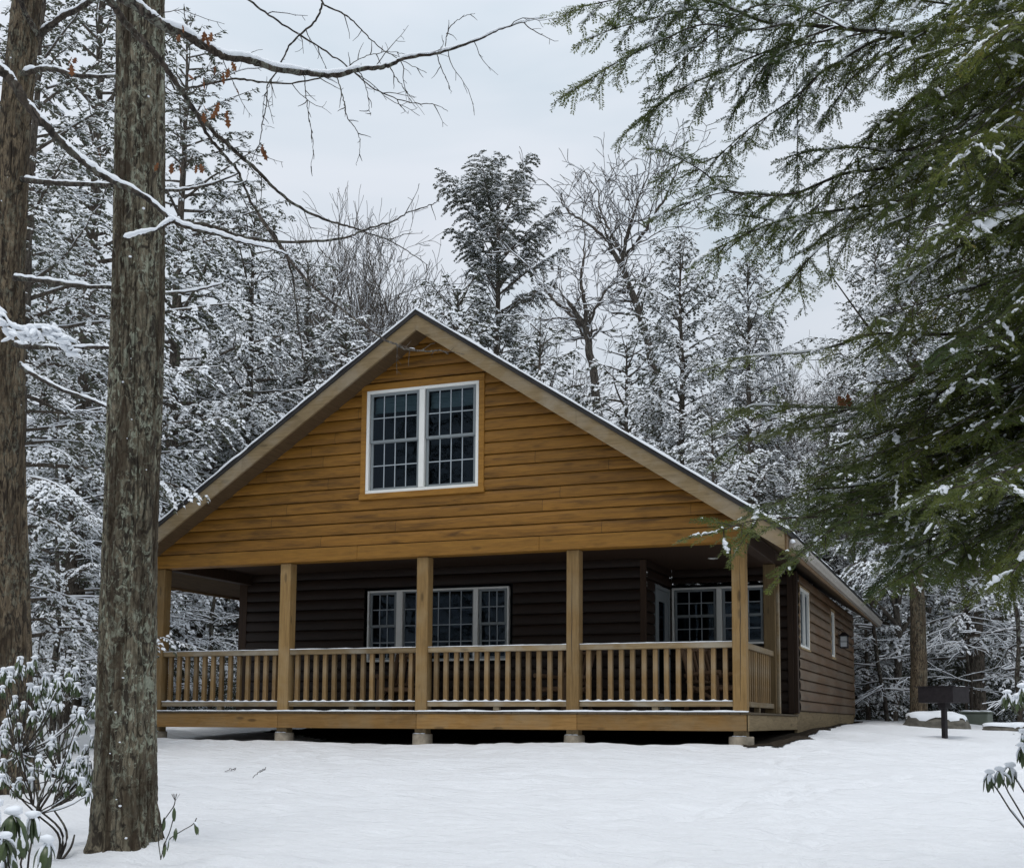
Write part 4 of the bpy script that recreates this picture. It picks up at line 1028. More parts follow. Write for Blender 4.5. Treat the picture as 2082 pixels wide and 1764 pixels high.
# the trees that can be told apart ---------------------------------
T = plant
T('hemD', 'hemlock_tree', "tallest open crowned hemlock with a narrow pointed top, rising behind the cabin's ridge", 'tree', 1003, 42, rz=3.4, top=258)
def traced(key, kind, label, base, d, lines, seed, **k):
    bx, by = col(base, d); bz = float(gz(bx, by, False)); o0 = np.array([bx, by, bz])
    ps = [(np.array([at(x, y, d + dd) for x, y, dd in P]) - o0, ra, rb, t0) for P, ra, rb, t0 in lines]
    make_meshes(key, bare(seed, 20, paths=ps, levels=4, spread=36, nch=(3, 5), up=.15, wig=.10, minr=.010, ratio=(.5, .75), snow=.5, **k)); HT[key] = 20
    t = T(key, kind, label, 'tree', 0, xy=(bx, by)); return t
traced('gapA', 'bare_tree', "leaning grey hardwood right of the ridge, its trunk forking into three snow dusted limbs", 1225, 36,
    [([(1225, 1463, 0), (1222, 1000, 0), (1215, 823, 0), (1198, 707, 0), (1191, 668, 0)], .17, .10, .8), ([(1192, 674, 0), (1168, 647, .3), (1129, 613, .7), (1095, 570, 1.0), (1069, 536, 1.2)], .075, .025, .15),
     ([(1191, 668, 0), (1189, 613, -.3), (1182, 562, -.5), (1189, 498, -.4)], .08, .022, .1), ([(1193, 664, 0), (1223, 605, -.8), (1249, 570, -1.2)], .05, .02, .2)], 41, kl=(.45, 1.2))
traced('gapB', 'bare_tree', "tall grey hardwood with a wide curling crown, right of the tallest open crowned hemlock", 1345, 40,
    [([(1345, 1463, 0), (1340, 900, 0), (1318, 700, 0), (1266, 545, 0)], .20, .10, .85), ([(1266, 545, 0), (1262, 511, .2), (1232, 485, .5), (1189, 451, .8), (1155, 429, 1.0), (1142, 408, 1.1)], .075, .022, .1),
     ([(1266, 545, 0), (1274, 485, -.5), (1291, 430, -.8), (1312, 372, -1.0)], .075, .022, .1), ([(1272, 520, 0), (1310, 470, -1), (1350, 405, -1.4), (1372, 360, -1.6)], .065, .022, .1), ([(1262, 511, 0), (1225, 440, 1.2), (1215, 380, 1.6)], .05, .02, .1)], 42, kids=12, kl=(.6, 1.5))
T('hemE', 'hemlock_tree', "densely snow covered hemlock with a straight dark trunk above the cabin's right roof slope", 'tree', 1385, 31, rz=1.0, top=425)
T('hemE', 'hemlock_tree', "slimmer snow covered hemlock right of the dense one, above the roof's right end", 'tree', 1535, 29, rz=3.0, top=480)
T('hemC', 'hemlock_tree', "short snowy hemlock tucked behind the middle of the right roof slope", 'tree', 1275, 33, rz=5, top=640)
T('hemC', 'hemlock_tree', "small snowy hemlock behind the lower end of the right roof slope", 'tree', 1455, 26, rz=2, top=800)
T('hemC', 'hemlock_tree', "ragged hemlock with brownish needles just left of the tallest hemlock", 'tree', 925, 37, rz=4, top=520)
T('hemC', 'hemlock_tree', "low snowy hemlock directly behind the cabin's ridge", 'tree', 1090, 34, rz=1, top=600)
T('bareC', 'bare_tree', "fine twigged bare tree standing left of the ridge, tallest of that pale clump", 'tree', 640, 44, rz=.3, top=360)
T('bareC', 'bare_tree', "fine twigged bare tree nearest the ridge on its left side", 'tree', 760, 42, rz=2.3, top=372)
T('bareB', 'bare_tree', "greyish bare tree rising behind the left roof slope", 'tree', 700, 47, rz=4.3, top=400)
T('bareC', 'bare_tree', "low bare tree with tangled twigs right behind the ridge", 'tree', 845, 45, rz=1.3, top=470)
T('bareC', 'bare_tree', "pale bare tree in the gap between the slimmer hemlock and the near green branches", 'tree', 1675, 40, rz=.9, top=590)
T('bareC', 'bare_tree', "second pale bare tree in that gap, further right", 'tree', 1745, 43, rz=3.9, top=640)
# left woods
T('hemA', 'hemlock_tree', "big hemlock whose crown fills the upper left between the two near trunks", 'tree', 140, 25, rz=.2, top=-320)
T('hemA', 'hemlock_tree', "hemlock just right of the lichened trunk, its snowy boughs spreading against the sky", 'tree', 325, 31, rz=1.9, top=-60)
T('hemA', 'hemlock_tree', "hemlock behind the far left trunk at the photo's edge", 'tree', 10, 17, rz=3.3, top=-200)
T('hemB', 'hemlock_tree', "hemlock with drooping dark boughs behind the left roof slope", 'tree', 490, 32, rz=4.2, top=345)
T('hemB', 'hemlock_tree', "snow heavy hemlock above the lower left roof slope", 'tree', 600, 34, rz=.8, top=470)
T('hemC', 'hemlock_tree', "round topped snowy hemlock beside the pale bare clump", 'tree', 690, 33, rz=2.8, top=590)
T('hemC', 'hemlock_tree', "low snowy hemlock left of the ridge, touching the roofline", 'tree', 790, 34, rz=5.4, top=640)
T('hemB', 'hemlock_tree', "snowy hemlock low between the two near trunks", 'tree', 130, 24, rz=5.5, top=560)
T('hemC', 'hemlock_tree', "small dark hemlock low behind the lichened trunk", 'tree', 285, 27, rz=2.4, top=820)
T('hemC', 'hemlock_tree', "small hemlock seen under the left roof slope's end", 'tree', 400, 32, rz=3.4, top=760)
# right woods
T('hemE', 'hemlock_tree', "snow covered hemlock behind the dark crossing limb at right", 'tree', 1690, 32, rz=.5, top=760)
T('hemB', 'hemlock_tree', "snowy hemlock behind the near green branches, over the cabin's far corner", 'tree', 1800, 34, rz=1.5, top=430)
T('hemA', 'hemlock_tree', "tall snowy hemlock deep behind the green branches at the right edge", 'tree', 1990, 30, rz=2.5, top=120)
T('hemB', 'hemlock_tree', "hemlock standing right of the brown trunk behind the grill", 'tree', 2110, 33, rz=3.5, top=300)
T('hemC', 'hemlock_tree', "bright snow loaded young hemlock just beyond the gutter's far end", 'tree', 1765, 30, rz=3.9, top=1080)
t = T('hemE', 'hemlock_tree', "brown trunked hemlock standing right behind the grill", 'tree', 1868, 25, rz=1.2, top=300)
for ch in t.children:
    if ch.name.startswith('trunk'):
        ch.data = ch.data.copy(); ch.data.materials[0] = B_LEFT
        for v in ch.data.vertices: v.co.x *= 1.25; v.co.y *= 1.25
    else: ch.location.z = 2.2
for i, (x, d, h, lab) in enumerate([(1742, 31, 1000, "leaning thin grey tree right beyond the cabin's far corner"), (1800, 29, 900, "slim black sapling leaning left, beyond the gutter"), (1815, 30, 700, "pale brown trunk between the black sapling and the brown trunked hemlock"), (1945, 33, 800, "thin trunk in the woods just right of the grill"), (2040, 36, 800, "thin grey trunk in the woods near the right edge")]):
    T('undB' if i != 2 else 'bareB', 'understory_tree', lab, 'tree', x, d, rz=1.3 * i, top=h)
for i, (x, d, s, lab) in enumerate([(1700, 34, 1.2, "level snow lined branches low beside the cabin's far corner"), (1960, 29, 1.2, "level snow lined branches sweeping right above the grill"), (2060, 25, 1.1, "level snow lined branches at the right edge, above the flat stone"), (1975, 29, 1.2, "level snow lined branches deep in the woods right of the grill"),
    (440, 27, 1.1, "snow lined branches framed by the left end of the porch"), (375, 27, 1.15, "snow lined branches left in the porch opening"), (520, 32, 1.2, "snow lined branches behind the porch's rear left corner"), (118, 22, .6, "snow lined low branches between the two near trunks"), (100, 20, 1.1, "snow lined low branches right of the far left trunk"), (1610, 32, 1.2, "snow lined branches low behind the roof's right end")]):
    T(('undA', 'undC')[i % 2], 'understory_tree', lab, 'tree', x, d, scale=s, rz=2.1 * i, group='snow lined understory branches')
# rows further back, one kind told apart by nothing
k = 0; g9 = np.random.default_rng(5)
for x, d, top in [(60, 33, 420), (240, 34, 560), (400, 36, 600), (530, 40, 600), (1000, 46, 700), (1560, 42, 760), (1890, 42, 480), (2030, 44, 420), (1330, 46, 760), (860, 48, 680)]:
    T(('hemB', 'hemC', 'hemA')[k % 3], 'hemlock_tree', "snowy hemlock standing far back in the woods behind the cabin", 'tree', x, d, rz=g9.uniform(0, 6), top=top, group='hemlocks far back in the woods'); k += 1
for x, d, top in [(560, 52, 430), (900, 52, 520), (1600, 54, 640), (1710, 52, 620), (480, 54, 480), (980, 55, 560), (800, 56, 450)]:
    T(('bareB', 'bareC', 'bareA')[k % 3], 'bare_tree', "bare grey tree standing far back in the woods behind the cabin", 'tree', x, d, rz=g9.uniform(0, 6), top=top, group='bare trees far back in the woods'); k += 1

# the far wood that closes the view: reads as one mass
def wood_mass(seed, pts):
    g = np.random.default_rng(seed); mb = MB(); pr = []
    for q in range(3):
        d = hemlock(seed + 50 + q, 13, .4, 3.0, 44, .32, .18, .26, .050, 35, snowp=1.2, hb=.035, ht=.08, clump=.3); pr.append(d)
    for i, (x, y, s) in enumerate(pts):
        d = pr[i % 3]; a = g.uniform(0, 6.28); M = np.array([[cos(a), -sin(a), 0], [sin(a), cos(a), 0], [0, 0, 1]]) * s
        for key, mi in (('trunk', 0), ('limbs', 0), ('crown', 1), ('snow', 2)):
            mb.merge(d[key][0], M, (x, y, float(gz(x, y, False))), {0: mi})
    return mb
g7 = np.random.default_rng(17); pts = []
for x in np.arange(-150, 2400, 68):
    for d in (60, 72):
        X, Y = col(x + g7.uniform(-30, 30), d + g7.uniform(-4, 6)); pts.append((X, Y, g7.uniform(.8, 1.15)))
wm = wood_mass(3, pts).mesh("distant_wood", [B_DARK, M_HEM, MSB]); o = link("distant_wood", wm); tag(o, kind='stuff')

# hemlocks behind the viewer: the panes mirror them and they shade the porch front
for i, (x, y, h) in enumerate([(2, -30, 17), (9, -33, 18), (15, -31, 16), (21, -28, 18), (-5, -29, 17), (-12, -25, 18), (5, -40, 20), (13, -42, 20), (-3, -41, 20), (24, -18, 17), (-14, -14, 16), (26, -8, 16)]):
    t = T('hemA', 'hemlock_tree', "hemlock standing behind the viewer, mirrored in the dark window panes", 'tree', 0, xy=(x, y), rz=1.7 * i, scale=h / HT['hemA'], group='hemlocks behind the viewer')
# dark laurel thicket closing the ground line behind the clearing
def thicket(seed, x0, x1, d0, d1, n, hmax):
    g = np.random.default_rng(seed); cr_, sn = MB(), MB()
    for i in range(n):
        X, Y = col(g.uniform(x0, x1), g.uniform(d0, d1)); z0 = float(gz(X, Y, False)); hh = hmax * g.uniform(.5, 1.1); m = 150
        a = g.uniform(0, 2 * pi, m); r = .75 * np.sqrt(g.random(m)); P = np.column_stack([X + r * np.cos(a), Y + r * np.sin(a), z0 + hh * g.random(m) ** .8])
        D = np.column_stack([np.cos(a + g.normal(0, .6, m)), np.sin(a + g.normal(0, .6, m)), g.uniform(-1.3, .1, m)])
        leaflets(cr_, sn, P, D, g.uniform(.08, .17, m), .022, .018, .02, g.random(m) < .45)
    mb = MB(); mb.merge(cr_, matmap={0: 0}); mb.merge(sn, matmap={0: 1}); return mb
th1 = thicket(1, 1640, 2250, 31, 40, 420, 2.3)
th1.merge(thicket(2, -100, 650, 27, 40, 420, 1.8)); th1.merge(thicket(4, 600, 1700, 36, 44, 200, 2.2))
o = th1.build("laurel_thicket", [M_HEM, MSB]); tag(o, kind='stuff')

# ------------------------------------------------------------------ near trunks with real bark relief
def bark_trunk(mb, ctr, rad, nz, nth, amp, seed, zstretch=1.5, k=9.0):
    """ctr: function t->xyz, rad: t->radius; furrowed surface"""
    t = np.linspace(0, 1, nz); C = np.array([ctr(q) for q in t]); r = np.array([rad(q) for q in t]); zz = C[:, 2]
    th = np.linspace(0, 2 * pi, nth, endpoint=False); TH, Z = np.meshgrid(th, zz)
    cx, cy = np.cos(TH), np.sin(TH)
    wob = .35 * fbm(cx * 1.5, cy * 1.5, Z * 1.2 + seed, 3)
    a = vnoise(cx * k * .42 + wob + seed, cy * k * .42 + wob, Z * zstretch); b = vnoise(cx * k * .8 + 5, cy * k * .8 + wob, Z * zstretch * 1.9 + seed)
    fur = 1 - sstep(.02, .17, np.abs(a)); fur2 = 1 - sstep(.01, .13, np.abs(b)); lob = .03 * np.exp(-np.clip(Z - zz[0] - .25, 0, 9) / .16) * (.4 + np.cos(5 * TH + seed))
    cross = (1 - sstep(0, .1, np.abs(vnoise(cx * 3 + seed, cy * 3, Z * 9)))) * .35
    fine = fbm(cx * 9, cy * 9, Z * 14, 3)
    disp = amp * (-1.0 * fur - .55 * fur2 - cross + .22 * fine + .35 * fbm(cx * 1.3, cy * 1.3, Z * .8 + seed, 2))
    RR = r[:, None] + disp + lob
    X = C[:, 0:1] + RR * cx; Y = C[:, 1:2] + RR * cy
    V = np.stack([X, Y, Z], -1).reshape(-1, 3)
    i = np.arange(nz - 1)[:, None] * nth; j = np.arange(nth)[None]; kk = (j + 1) % nth
    mb.add(V, np.stack([i + j, i + kk, i + nth + kk, i + nth + j], -1).reshape(-1, 4), 0, True)
    return V.reshape(nz, nth, 3)
def track(pts, d):
    """pts: (x, y, width) in picture px from the ground up, at distance d"""
    W = np.array([list(at(x, y, d)) + [w_ / 2 * d / FPX] for x, y, w_ in pts]); u = (W[:, 2] - W[0, 2]) / (W[-1, 2] - W[0, 2])
    def f(t): return np.array([np.interp(t, u, W[:, q]) for q in range(3)])
    def r(t): return float(np.interp(t, u, W[:, 3]))
    # soften the corners
    ff = lambda t: (f(max(0, t - .04)) + 2 * f(t) + f(min(1, t + .04))) / 4 * np.array([1, 1, 0]) + f(t) * np.array([0, 0, 1])
    rr = lambda t: (r(max(0, t - .015)) + r(t) + r(min(1, t + .015))) / 3
    return ff, rr
big = thing("lichened_tree", "thick lichen covered tree trunk in front of the cabin's left corner, roots in the snow", "tree", (TRUNK[0], TRUNK[1], float(gz(*TRUNK))))
def kid(name, mb, mats, root):
    """a mesh given in world coordinates, parented to a thing that stands elsewhere"""
    o = mb.build(name, mats); o.parent = root; o.matrix_parent_inverse = Matrix.Translation(root.location).inverted(); return o
f1, r1 = track([(250, 1800, 205), (250, 1735, 150), (252, 1690, 138), (255, 1600, 126), (256, 1506, 121), (262, 1165, 112), (273, 850, 107), (281, 590, 103), (286, 0, 96), (290, -330, 90)], 8.8)
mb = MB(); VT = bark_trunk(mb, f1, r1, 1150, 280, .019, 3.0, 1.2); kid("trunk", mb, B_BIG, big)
# bits of snow stuck in the bark, facing the viewer
def stuck(V, n, seed, s=.012, root=None, lo=.02, hi=.95, pw=1.0):
    g = np.random.default_rng(seed); nz, nth, _ = V.shape; P = []
    ctr = V.mean(1)
    for _ in range(n):
        i = int(nz * (lo + (hi - lo) * g.random() ** pw)); vd = CAM - ctr[i]; j = int((math.atan2(vd[1], vd[0]) + g.normal(0, .55)) / (2 * pi) * nth) % nth; P.append(V[i, j])
    P = np.array(P); sz = s * g.uniform(.4, 1.5, n); mb = MB(); blobs(mb, P, np.column_stack([g.normal(0, 1, n), g.normal(0, 1, n), np.zeros(n)]), sz, sz * .8, sz * .6, ICO1)
    kid("snow_flecks", mb, MSB, root)
stuck(VT, 22, 3, .012, big, pw=2.2)
# ------------------------------------------------------------------ limbs with their load of snow
def px_path(pts, d0, d1=None, n=None, jit=0.0, seed=0):
    d1 = d0 if d1 is None else d1; m = len(pts); dd = np.linspace(d0, d1, m)
    P = spline([at(x, y, d) for (x, y), d in zip(pts, dd)], n or m * 7)
    if jit: P = P + np.random.default_rng(seed).normal(0, jit, P.shape)
    return P
def snow_line(mb, P, rad, g, amount=1.0, gap=.12, thick=1.0):
    """lumpy snow lying on a limb, broken here and there"""
    s = np.concatenate([[0], np.cumsum(np.linalg.norm(np.diff(P, axis=0), axis=1))]); n = max(8, int(s[-1] / .012)); u = np.linspace(0, s[-1], n)
    Q = np.stack([np.interp(u, s, P[:, k]) for k in range(3)], -1); r = np.interp(u, s, rad)
    sd = g.uniform(0, 50); lump = (.75 + .35 * fbm(u * 9, 0, sd, 3)); on = vnoise(u * 4.5, 1., sd) > -1 + 2 * gap
    T = np.gradient(Q, axis=0); T /= np.linalg.norm(T, axis=1)[:, None]; flat = np.sqrt(np.clip(1 - T[:, 2] ** 2, 0, 1)); on &= flat > .55
    h = (r * .95 + .008 * thick) * lump * amount * flat
    i = 0
    while i < n:
        if not on[i]: i += 1; continue
        j = i
        while j < n and on[j]: j += 1
        if j - i > 3:
            q = Q[i:j].copy(); hh = h[i:j].copy(); e = np.minimum(np.arange(j - i), np.arange(j - i)[::-1]) / 2.0; hh *= np.clip(e + .15, 0, 1) ** .5
            q[:, 2] += r[i:j] * .55 + hh * .55; tube(mb, q, hh, 8, 0, True, True, squash=.95)
        i = j
def twigs(tw, sn, P, rad, g, every=.16, Ll=(.15, .45), down=.3, lv=0, snow=.25, r0=.0032, t0=.1):
    """crooked side twigs along a limb, with short spurs"""
    s = np.concatenate([[0], np.cumsum(np.linalg.norm(np.diff(P, axis=0), axis=1))]); u = t0 * s[-1]
    while u < s[-1]:
        u += every * g.uniform(.5, 1.6)
        if u >= s[-1]: break
        p = np.array([np.interp(u, s, P[:, k]) for k in range(3)]); e = min(len(P) - 2, int(np.searchsorted(s, u)) - 1); T = P[e + 1] - P[e]; T = T / np.linalg.norm(T)
        ax = g.normal(0, 1, 3); ax -= ax.dot(T) * T; ax /= np.linalg.norm(ax); an = g.uniform(.6, 1.25); d = T * cos(an) + ax * sin(an); d[2] -= down * g.random() * 1.4
        d /= np.linalg.norm(d); Ln = g.uniform(*Ll) * (1 - .45 * u / s[-1]); m = max(4, int(Ln / .035)); Q = [p]
        for k in range(m): d = d + g.normal(0, .16, 3); d[2] -= down * .06; d /= np.linalg.norm(d); Q.append(Q[-1] + d * Ln / m)
        Q = np.array(Q); rr = np.linspace(r0, .0012, m + 1); tube(tw, Q, rr, 4, cap=False)
        if g.random() < snow: snow_line(sn, Q, rr, g, .8, .35, .45)
        if lv < 1 and Ln > .14: twigs(tw, sn, Q, rr, g, .07, (.03, .10), down * .5, lv + 1, 0, .0016, .1)
def limb_obj(root, pts, d0, d1, r0, r1, snow=1.0, gap=.12, tw=.16, seed=0, tl=(.15, .45), down=.3, mat=B_DRK2, jit=.002, name="limb", tsnow=.25, t0=.1):
    g = np.random.default_rng(seed + 100); P = px_path(pts, d0, d1, jit=jit, seed=seed); rad = np.linspace(r0, r1, len(P)) * (1 + .08 * g.normal(0, 1, len(P)))
    wd, sn = MB(), MB(); tube(wd, P, rad, 10)
    if snow: snow_line(sn, P, rad, g, snow, gap)
    if tw: twigs(wd, sn, P, rad, g, tw, tl, down, snow=tsnow, t0=t0)
    o = kid(name, wd, mat, root)
    if sn.v:
        s_ = sn.build("snow_load", MSB); s_.parent = o
    return o
# left tree
lt = thing("furrowed_tree", "furrowed tree trunk at the photo's far left edge, leaning slightly, behind the shrub", "tree", (LTRUNK[0], LTRUNK[1], float(gz(*LTRUNK))))
f2, r2 = track([(22, 1680, 130), (22, 1615, 106), (20, 1500, 94), (16, 1165, 82), (12, 900, 72), (15, 560, 66), (30, 250, 61), (56, 0, 57), (78, -330, 52)], 12)
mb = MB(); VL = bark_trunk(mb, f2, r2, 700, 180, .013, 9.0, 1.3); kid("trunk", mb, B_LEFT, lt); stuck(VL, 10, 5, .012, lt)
limb_obj(lt, [(80, 70), (105, 52), (127, 34), (160, 18), (200, -8), (260, -40)], 12, 11.6, .034, .018, 1.0, .05, .3, 1, name="limb")
limb_obj(lt, [(80, 74), (62, 45), (48, 20), (40, -12)], 11.9, 11.6, .030, .02, .5, .4, 0, 2)
limb_obj(lt, [(45, 365), (95, 371), (141, 374), (232, 377), (300, 386), (370, 386), (430, 374), (485, 353)], 11.9, 10.5, .030, .006, .7, .1, .25, 3)
limb_obj(lt, [(45, 150), (100, 140), (159, 154), (230, 155), (300, 150)], 11.9, 11.2, .028, .010, 1.0, .05, .25, 4)
limb_obj(lt, [(30, 700), (61, 705), (140, 708), (200, 706), (270, 707), (330, 700)], 11.8, 10.8, .026, .010, .9, .1, .25, 5)
limb_obj(lt, [(40, 740), (63, 758), (120, 790), (190, 815), (262, 846), (330, 868)], 11.8, 10.6, .026, .008, .9, .1, .25, 6)
limb_obj(lt, [(30, 565), (90, 572), (180, 583), (230, 584), (330, 596), (400, 590), (455, 575)], 11.8, 10.8, .026, .006, .9, .1, .22, 8)
# heavy snow clump on a short limb crossing the left trunk
o = limb_obj(lt, [(-40, 600), (0, 635), (28, 668), (60, 672), (100, 668), (130, 690), (146, 712)], 10.6, 10.4, .020, .008, 1.5, .02, .2, 7)
mb = MB(); g = np.random.default_rng(2); PP = px_path([(-30, 605), (0, 640), (25, 678), (60, 680), (100, 675), (128, 692), (146, 714)], 10.6, 10.4, 80)
blobs(mb, PP + np.column_stack([g.normal(0, .02, 80), g.normal(0, .05, 80), g.normal(.0, .022, 80)]), np.column_stack([g.normal(.9, .4, 80), g.normal(0, .5, 80), g.normal(-.5, .35, 80)]), g.uniform(.04, .10, 80), g.uniform(.016, .030, 80), g.uniform(.012, .022, 80), ICO2, jit=.10); kid("snow_clump", mb, MSB, lt)

# oak whose limbs reach in from beyond the left edge
OX = at(-420, 1463, 6.4); og = float(gz(OX[0], OX[1], False))
oak = thing("oak_tree", "oak beyond the left edge whose snow lined limbs and rusty leaves cross the upper left", "tree", (OX[0], OX[1], og))
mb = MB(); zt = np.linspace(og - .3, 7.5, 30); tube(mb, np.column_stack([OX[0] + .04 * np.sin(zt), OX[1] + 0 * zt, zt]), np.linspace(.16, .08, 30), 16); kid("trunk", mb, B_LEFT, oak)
limb_obj(oak, [(-400, -60), (-200, 20), (-60, 95), (0, 142), (28, 170), (57, 215), (93, 255), (127, 292), (159, 320), (198, 351), (235, 371), (283, 394), (314, 416), (354, 450), (397, 467), (439, 476), (482, 490), (540, 503), (585, 518)], 6.4, 6.4, .030, .004, 1.0, .06, .2, 11, t0=.45)
limb_obj(oak, [(352, 449), (330, 460), (312, 470), (280, 477), (252, 484)], 6.4, 6.3, .010, .003, 1.5, .05, 0, 12)
limb_obj(oak, [(354, 450), (425, 459), (496, 482), (583, 492), (690, 486), (740, 468), (800, 450), (824, 435), (875, 417), (893, 408)], 6.4, 7.2, .010, .0018, .25, .75, .18, 13)
limb_obj(oak, [(-410, -420), (-100, -200), (120, -70), (258, 0), (297, 28), (334, 54), (377, 71), (419, 96), (459, 116), (504, 122), (560, 140), (620, 149), (680, 153), (740, 140), (785, 135), (824, 119), (890, 108), (965, 84), (1010, 63), (1064, 45), (1112, 36)], 6.4, 7.0, .032, .0018, 1.0, .05, .17, 14, (.25, .75), .55, t0=.46, tsnow=.05)
limb_obj(oak, [(-410, -300), (-60, -170), (120, -80), (221, 0), (246, 37), (280, 74), (314, 108), (340, 142), (368, 184), (397, 227), (439, 272), (482, 312), (524, 348), (560, 384), (605, 420), (671, 450), (716, 462), (740, 471), (809, 498), (870, 540)], 6.4, 7.4, .024, .002, .35, .72, .2, 15, t0=.5, tsnow=.08)
limb_obj(oak, [(397, 227), (425, 278), (459, 320), (482, 346), (504, 397), (524, 433), (567, 490), (592, 550), (600, 600), (612, 705), (628, 766), (648, 800)], 6.7, 7.6, .010, .003, .2, .8, .2, 16)
limb_obj(oak, [(524, 433), (590, 530), (640, 585), (666, 607), (724, 651), (778, 688), (800, 698), (823, 709), (870, 714), (895, 712), (911, 719)], 7.0, 9.0, .009, .0045, .1, .9, .14, 17, (.14, .34), mat=B_TWIG, t0=.55)
limb_obj(oak, [(368, 184), (420, 172), (480, 160), (540, 168), (600, 168), (660, 156), (690, 148)], 6.65, 7.0, .007, .003, .3, .7, .15, 18)
limb_obj(oak, [(460, -40), (500, -5), (560, 40), (640, 90), (700, 130), (760, 180), (830, 208), (880, 212), (910, 225)], 6.8, 7.3, .007, .0015, .1, .9, .16, 19, (.12, .32), .4)
limb_obj(oak, [(655, -30), (656, 6), (700, 30), (735, 60), (770, 95), (820, 125), (868, 148)], 6.9, 7.2, .006, .0015, .05, .95, .2, 20, (.1, .25))
limb_obj(oak, [(656, 6), (640, 45), (600, 80), (580, 110), (560, 150), (545, 170), (542, 210), (533, 250), (528, 290), (510, 330), (500, 370)], 6.9, 6.9, .006, .0015, .05, .95, .12, 22, (.1, .3), .5)
limb_obj(oak, [(618, 148), (622, 190), (628, 240), (637, 290), (632, 345)], 6.9, 6.9, .003, .0012, 0, .9, .06, 23, (.05, .12), .4)
limb_obj(oak, [(684, 153), (698, 200), (705, 235), (728, 270), (732, 300), (724, 337)], 6.9, 6.9, .0035, .0012, 0, .9, .06, 24, (.05, .12), .4)
for seed, pts in ((25, [(730, 144), (745, 180), (750, 215), (753, 235)]), (26, [(790, 134), (810, 165), (825, 185), (833, 208)]), (27, [(888, 108), (900, 145), (912, 172), (918, 190)]), (28, [(905, 100), (912, 60), (940, 35), (965, 28)]), (29, [(565, 140), (540, 190), (533, 240)]), (40, [(690, 150), (735, 118), (790, 105), (830, 112)])):
    limb_obj(oak, pts, 6.9, 6.95, .003, .0012, 0, .9, .05, seed, (.04, .12), .3, name="twig")
# rusty leaves that still hang on
def oak_leaf(mb, p, s, g):
    o = [(0, 0), (.12, .03), (.25, .16), (.36, .08), (.5, .26), (.6, .11), (.74, .22), (.86, .08), (1, 0)]; T = np.array([g.normal(0, .35), g.normal(0, .35), -1.0]); T /= np.linalg.norm(T)
    A = np.cross(T, g.normal(0, 1, 3)); A /= np.linalg.norm(A); B = np.cross(T, A); V = []; F = []
    for x, y in o: c = .18 * (x - .5) ** 2; V += [p + s * (T * x + A * y + B * (.25 * y + c)), p + s * (T * x + B * c * 1), p + s * (T * x - A * y + B * (.25 * y + c))]
    for k in range(len(o) - 1): F += [[3 * k, 3 * k + 1, 3 * k + 4, 3 * k + 3], [3 * k + 1, 3 * k + 2, 3 * k + 5, 3 * k + 4]]
    mb.add(V, F, 0, False)
mb = MB(); g = np.random.default_rng(4)
for x, y, n in [(152, 126, 3), (370, 50, 2), (423, 62, 3), (400, 150, 2), (456, 132, 5), (440, 208, 2), (415, 218, 2), (535, 294, 3), (337, 330, 2), (361, 326, 1), (407, 332, 2), (192, 300, 1), (472, 190, 1), (460, 230, 2)]:
    for _ in range(n): oak_leaf(mb, at(x, y, 6.5) + g.normal(0, .02, 3), g.uniform(.05, .085), g)
kid("dead_leaves", mb, M_OAKL, oak)

# ------------------------------------------------------------------ near hemlock on the right, needle by needle
class Needles:
    def __init__(s): s.P = []; s.D = []; s.l = []
    def twig(s, P, D, l): s.P.append(P); s.D.append(D); s.l.append(l)
    def make(s, mb, g, spc=.0050, nl=.0195, wd=.0023):
        P = np.array(s.P); D = np.array(s.D); l = np.array(s.l); D = D / np.linalg.norm(D, axis=1)[:, None]
        n = np.maximum(3, (l / spc).astype(int)); j = np.repeat(np.arange(len(P)), n); u = (np.concatenate([np.arange(k) for k in n]) + .5) / n[j]
        Z0 = np.array([0, 0, 1.0]) + g.normal(0, .35, (len(P), 3)); Y = np.cross(Z0, D); Y /= np.linalg.norm(Y, axis=1)[:, None]; Z = np.cross(D, Y)
        for sd in (-1, 1):
            k = len(j); a = g.uniform(.75, 1.2, k); b = g.normal(.08, .35, k); ln = nl * g.uniform(.65, 1.15, k) * (1 - .35 * u ** 4)
            base = P[j] + D[j] * (u * l[j])[:, None]
            N_ = D[j] * np.cos(a)[:, None] + (sd * Y[j] * np.cos(b)[:, None] + Z[j] * np.sin(b)[:, None]) * np.sin(a)[:, None]
            W = np.cross(N_, Z[j] + g.normal(0, .25, (k, 3))); W /= np.linalg.norm(W, axis=1)[:, None]; W *= wd
            tip = base + N_ * ln[:, None]; mid = base + N_ * (ln * .55)[:, None]
            V = np.stack([base, mid + W, tip, mid - W], 1).reshape(-1, 3); mb.add(V, np.arange(4 * k).reshape(-1, 4), 0, False)
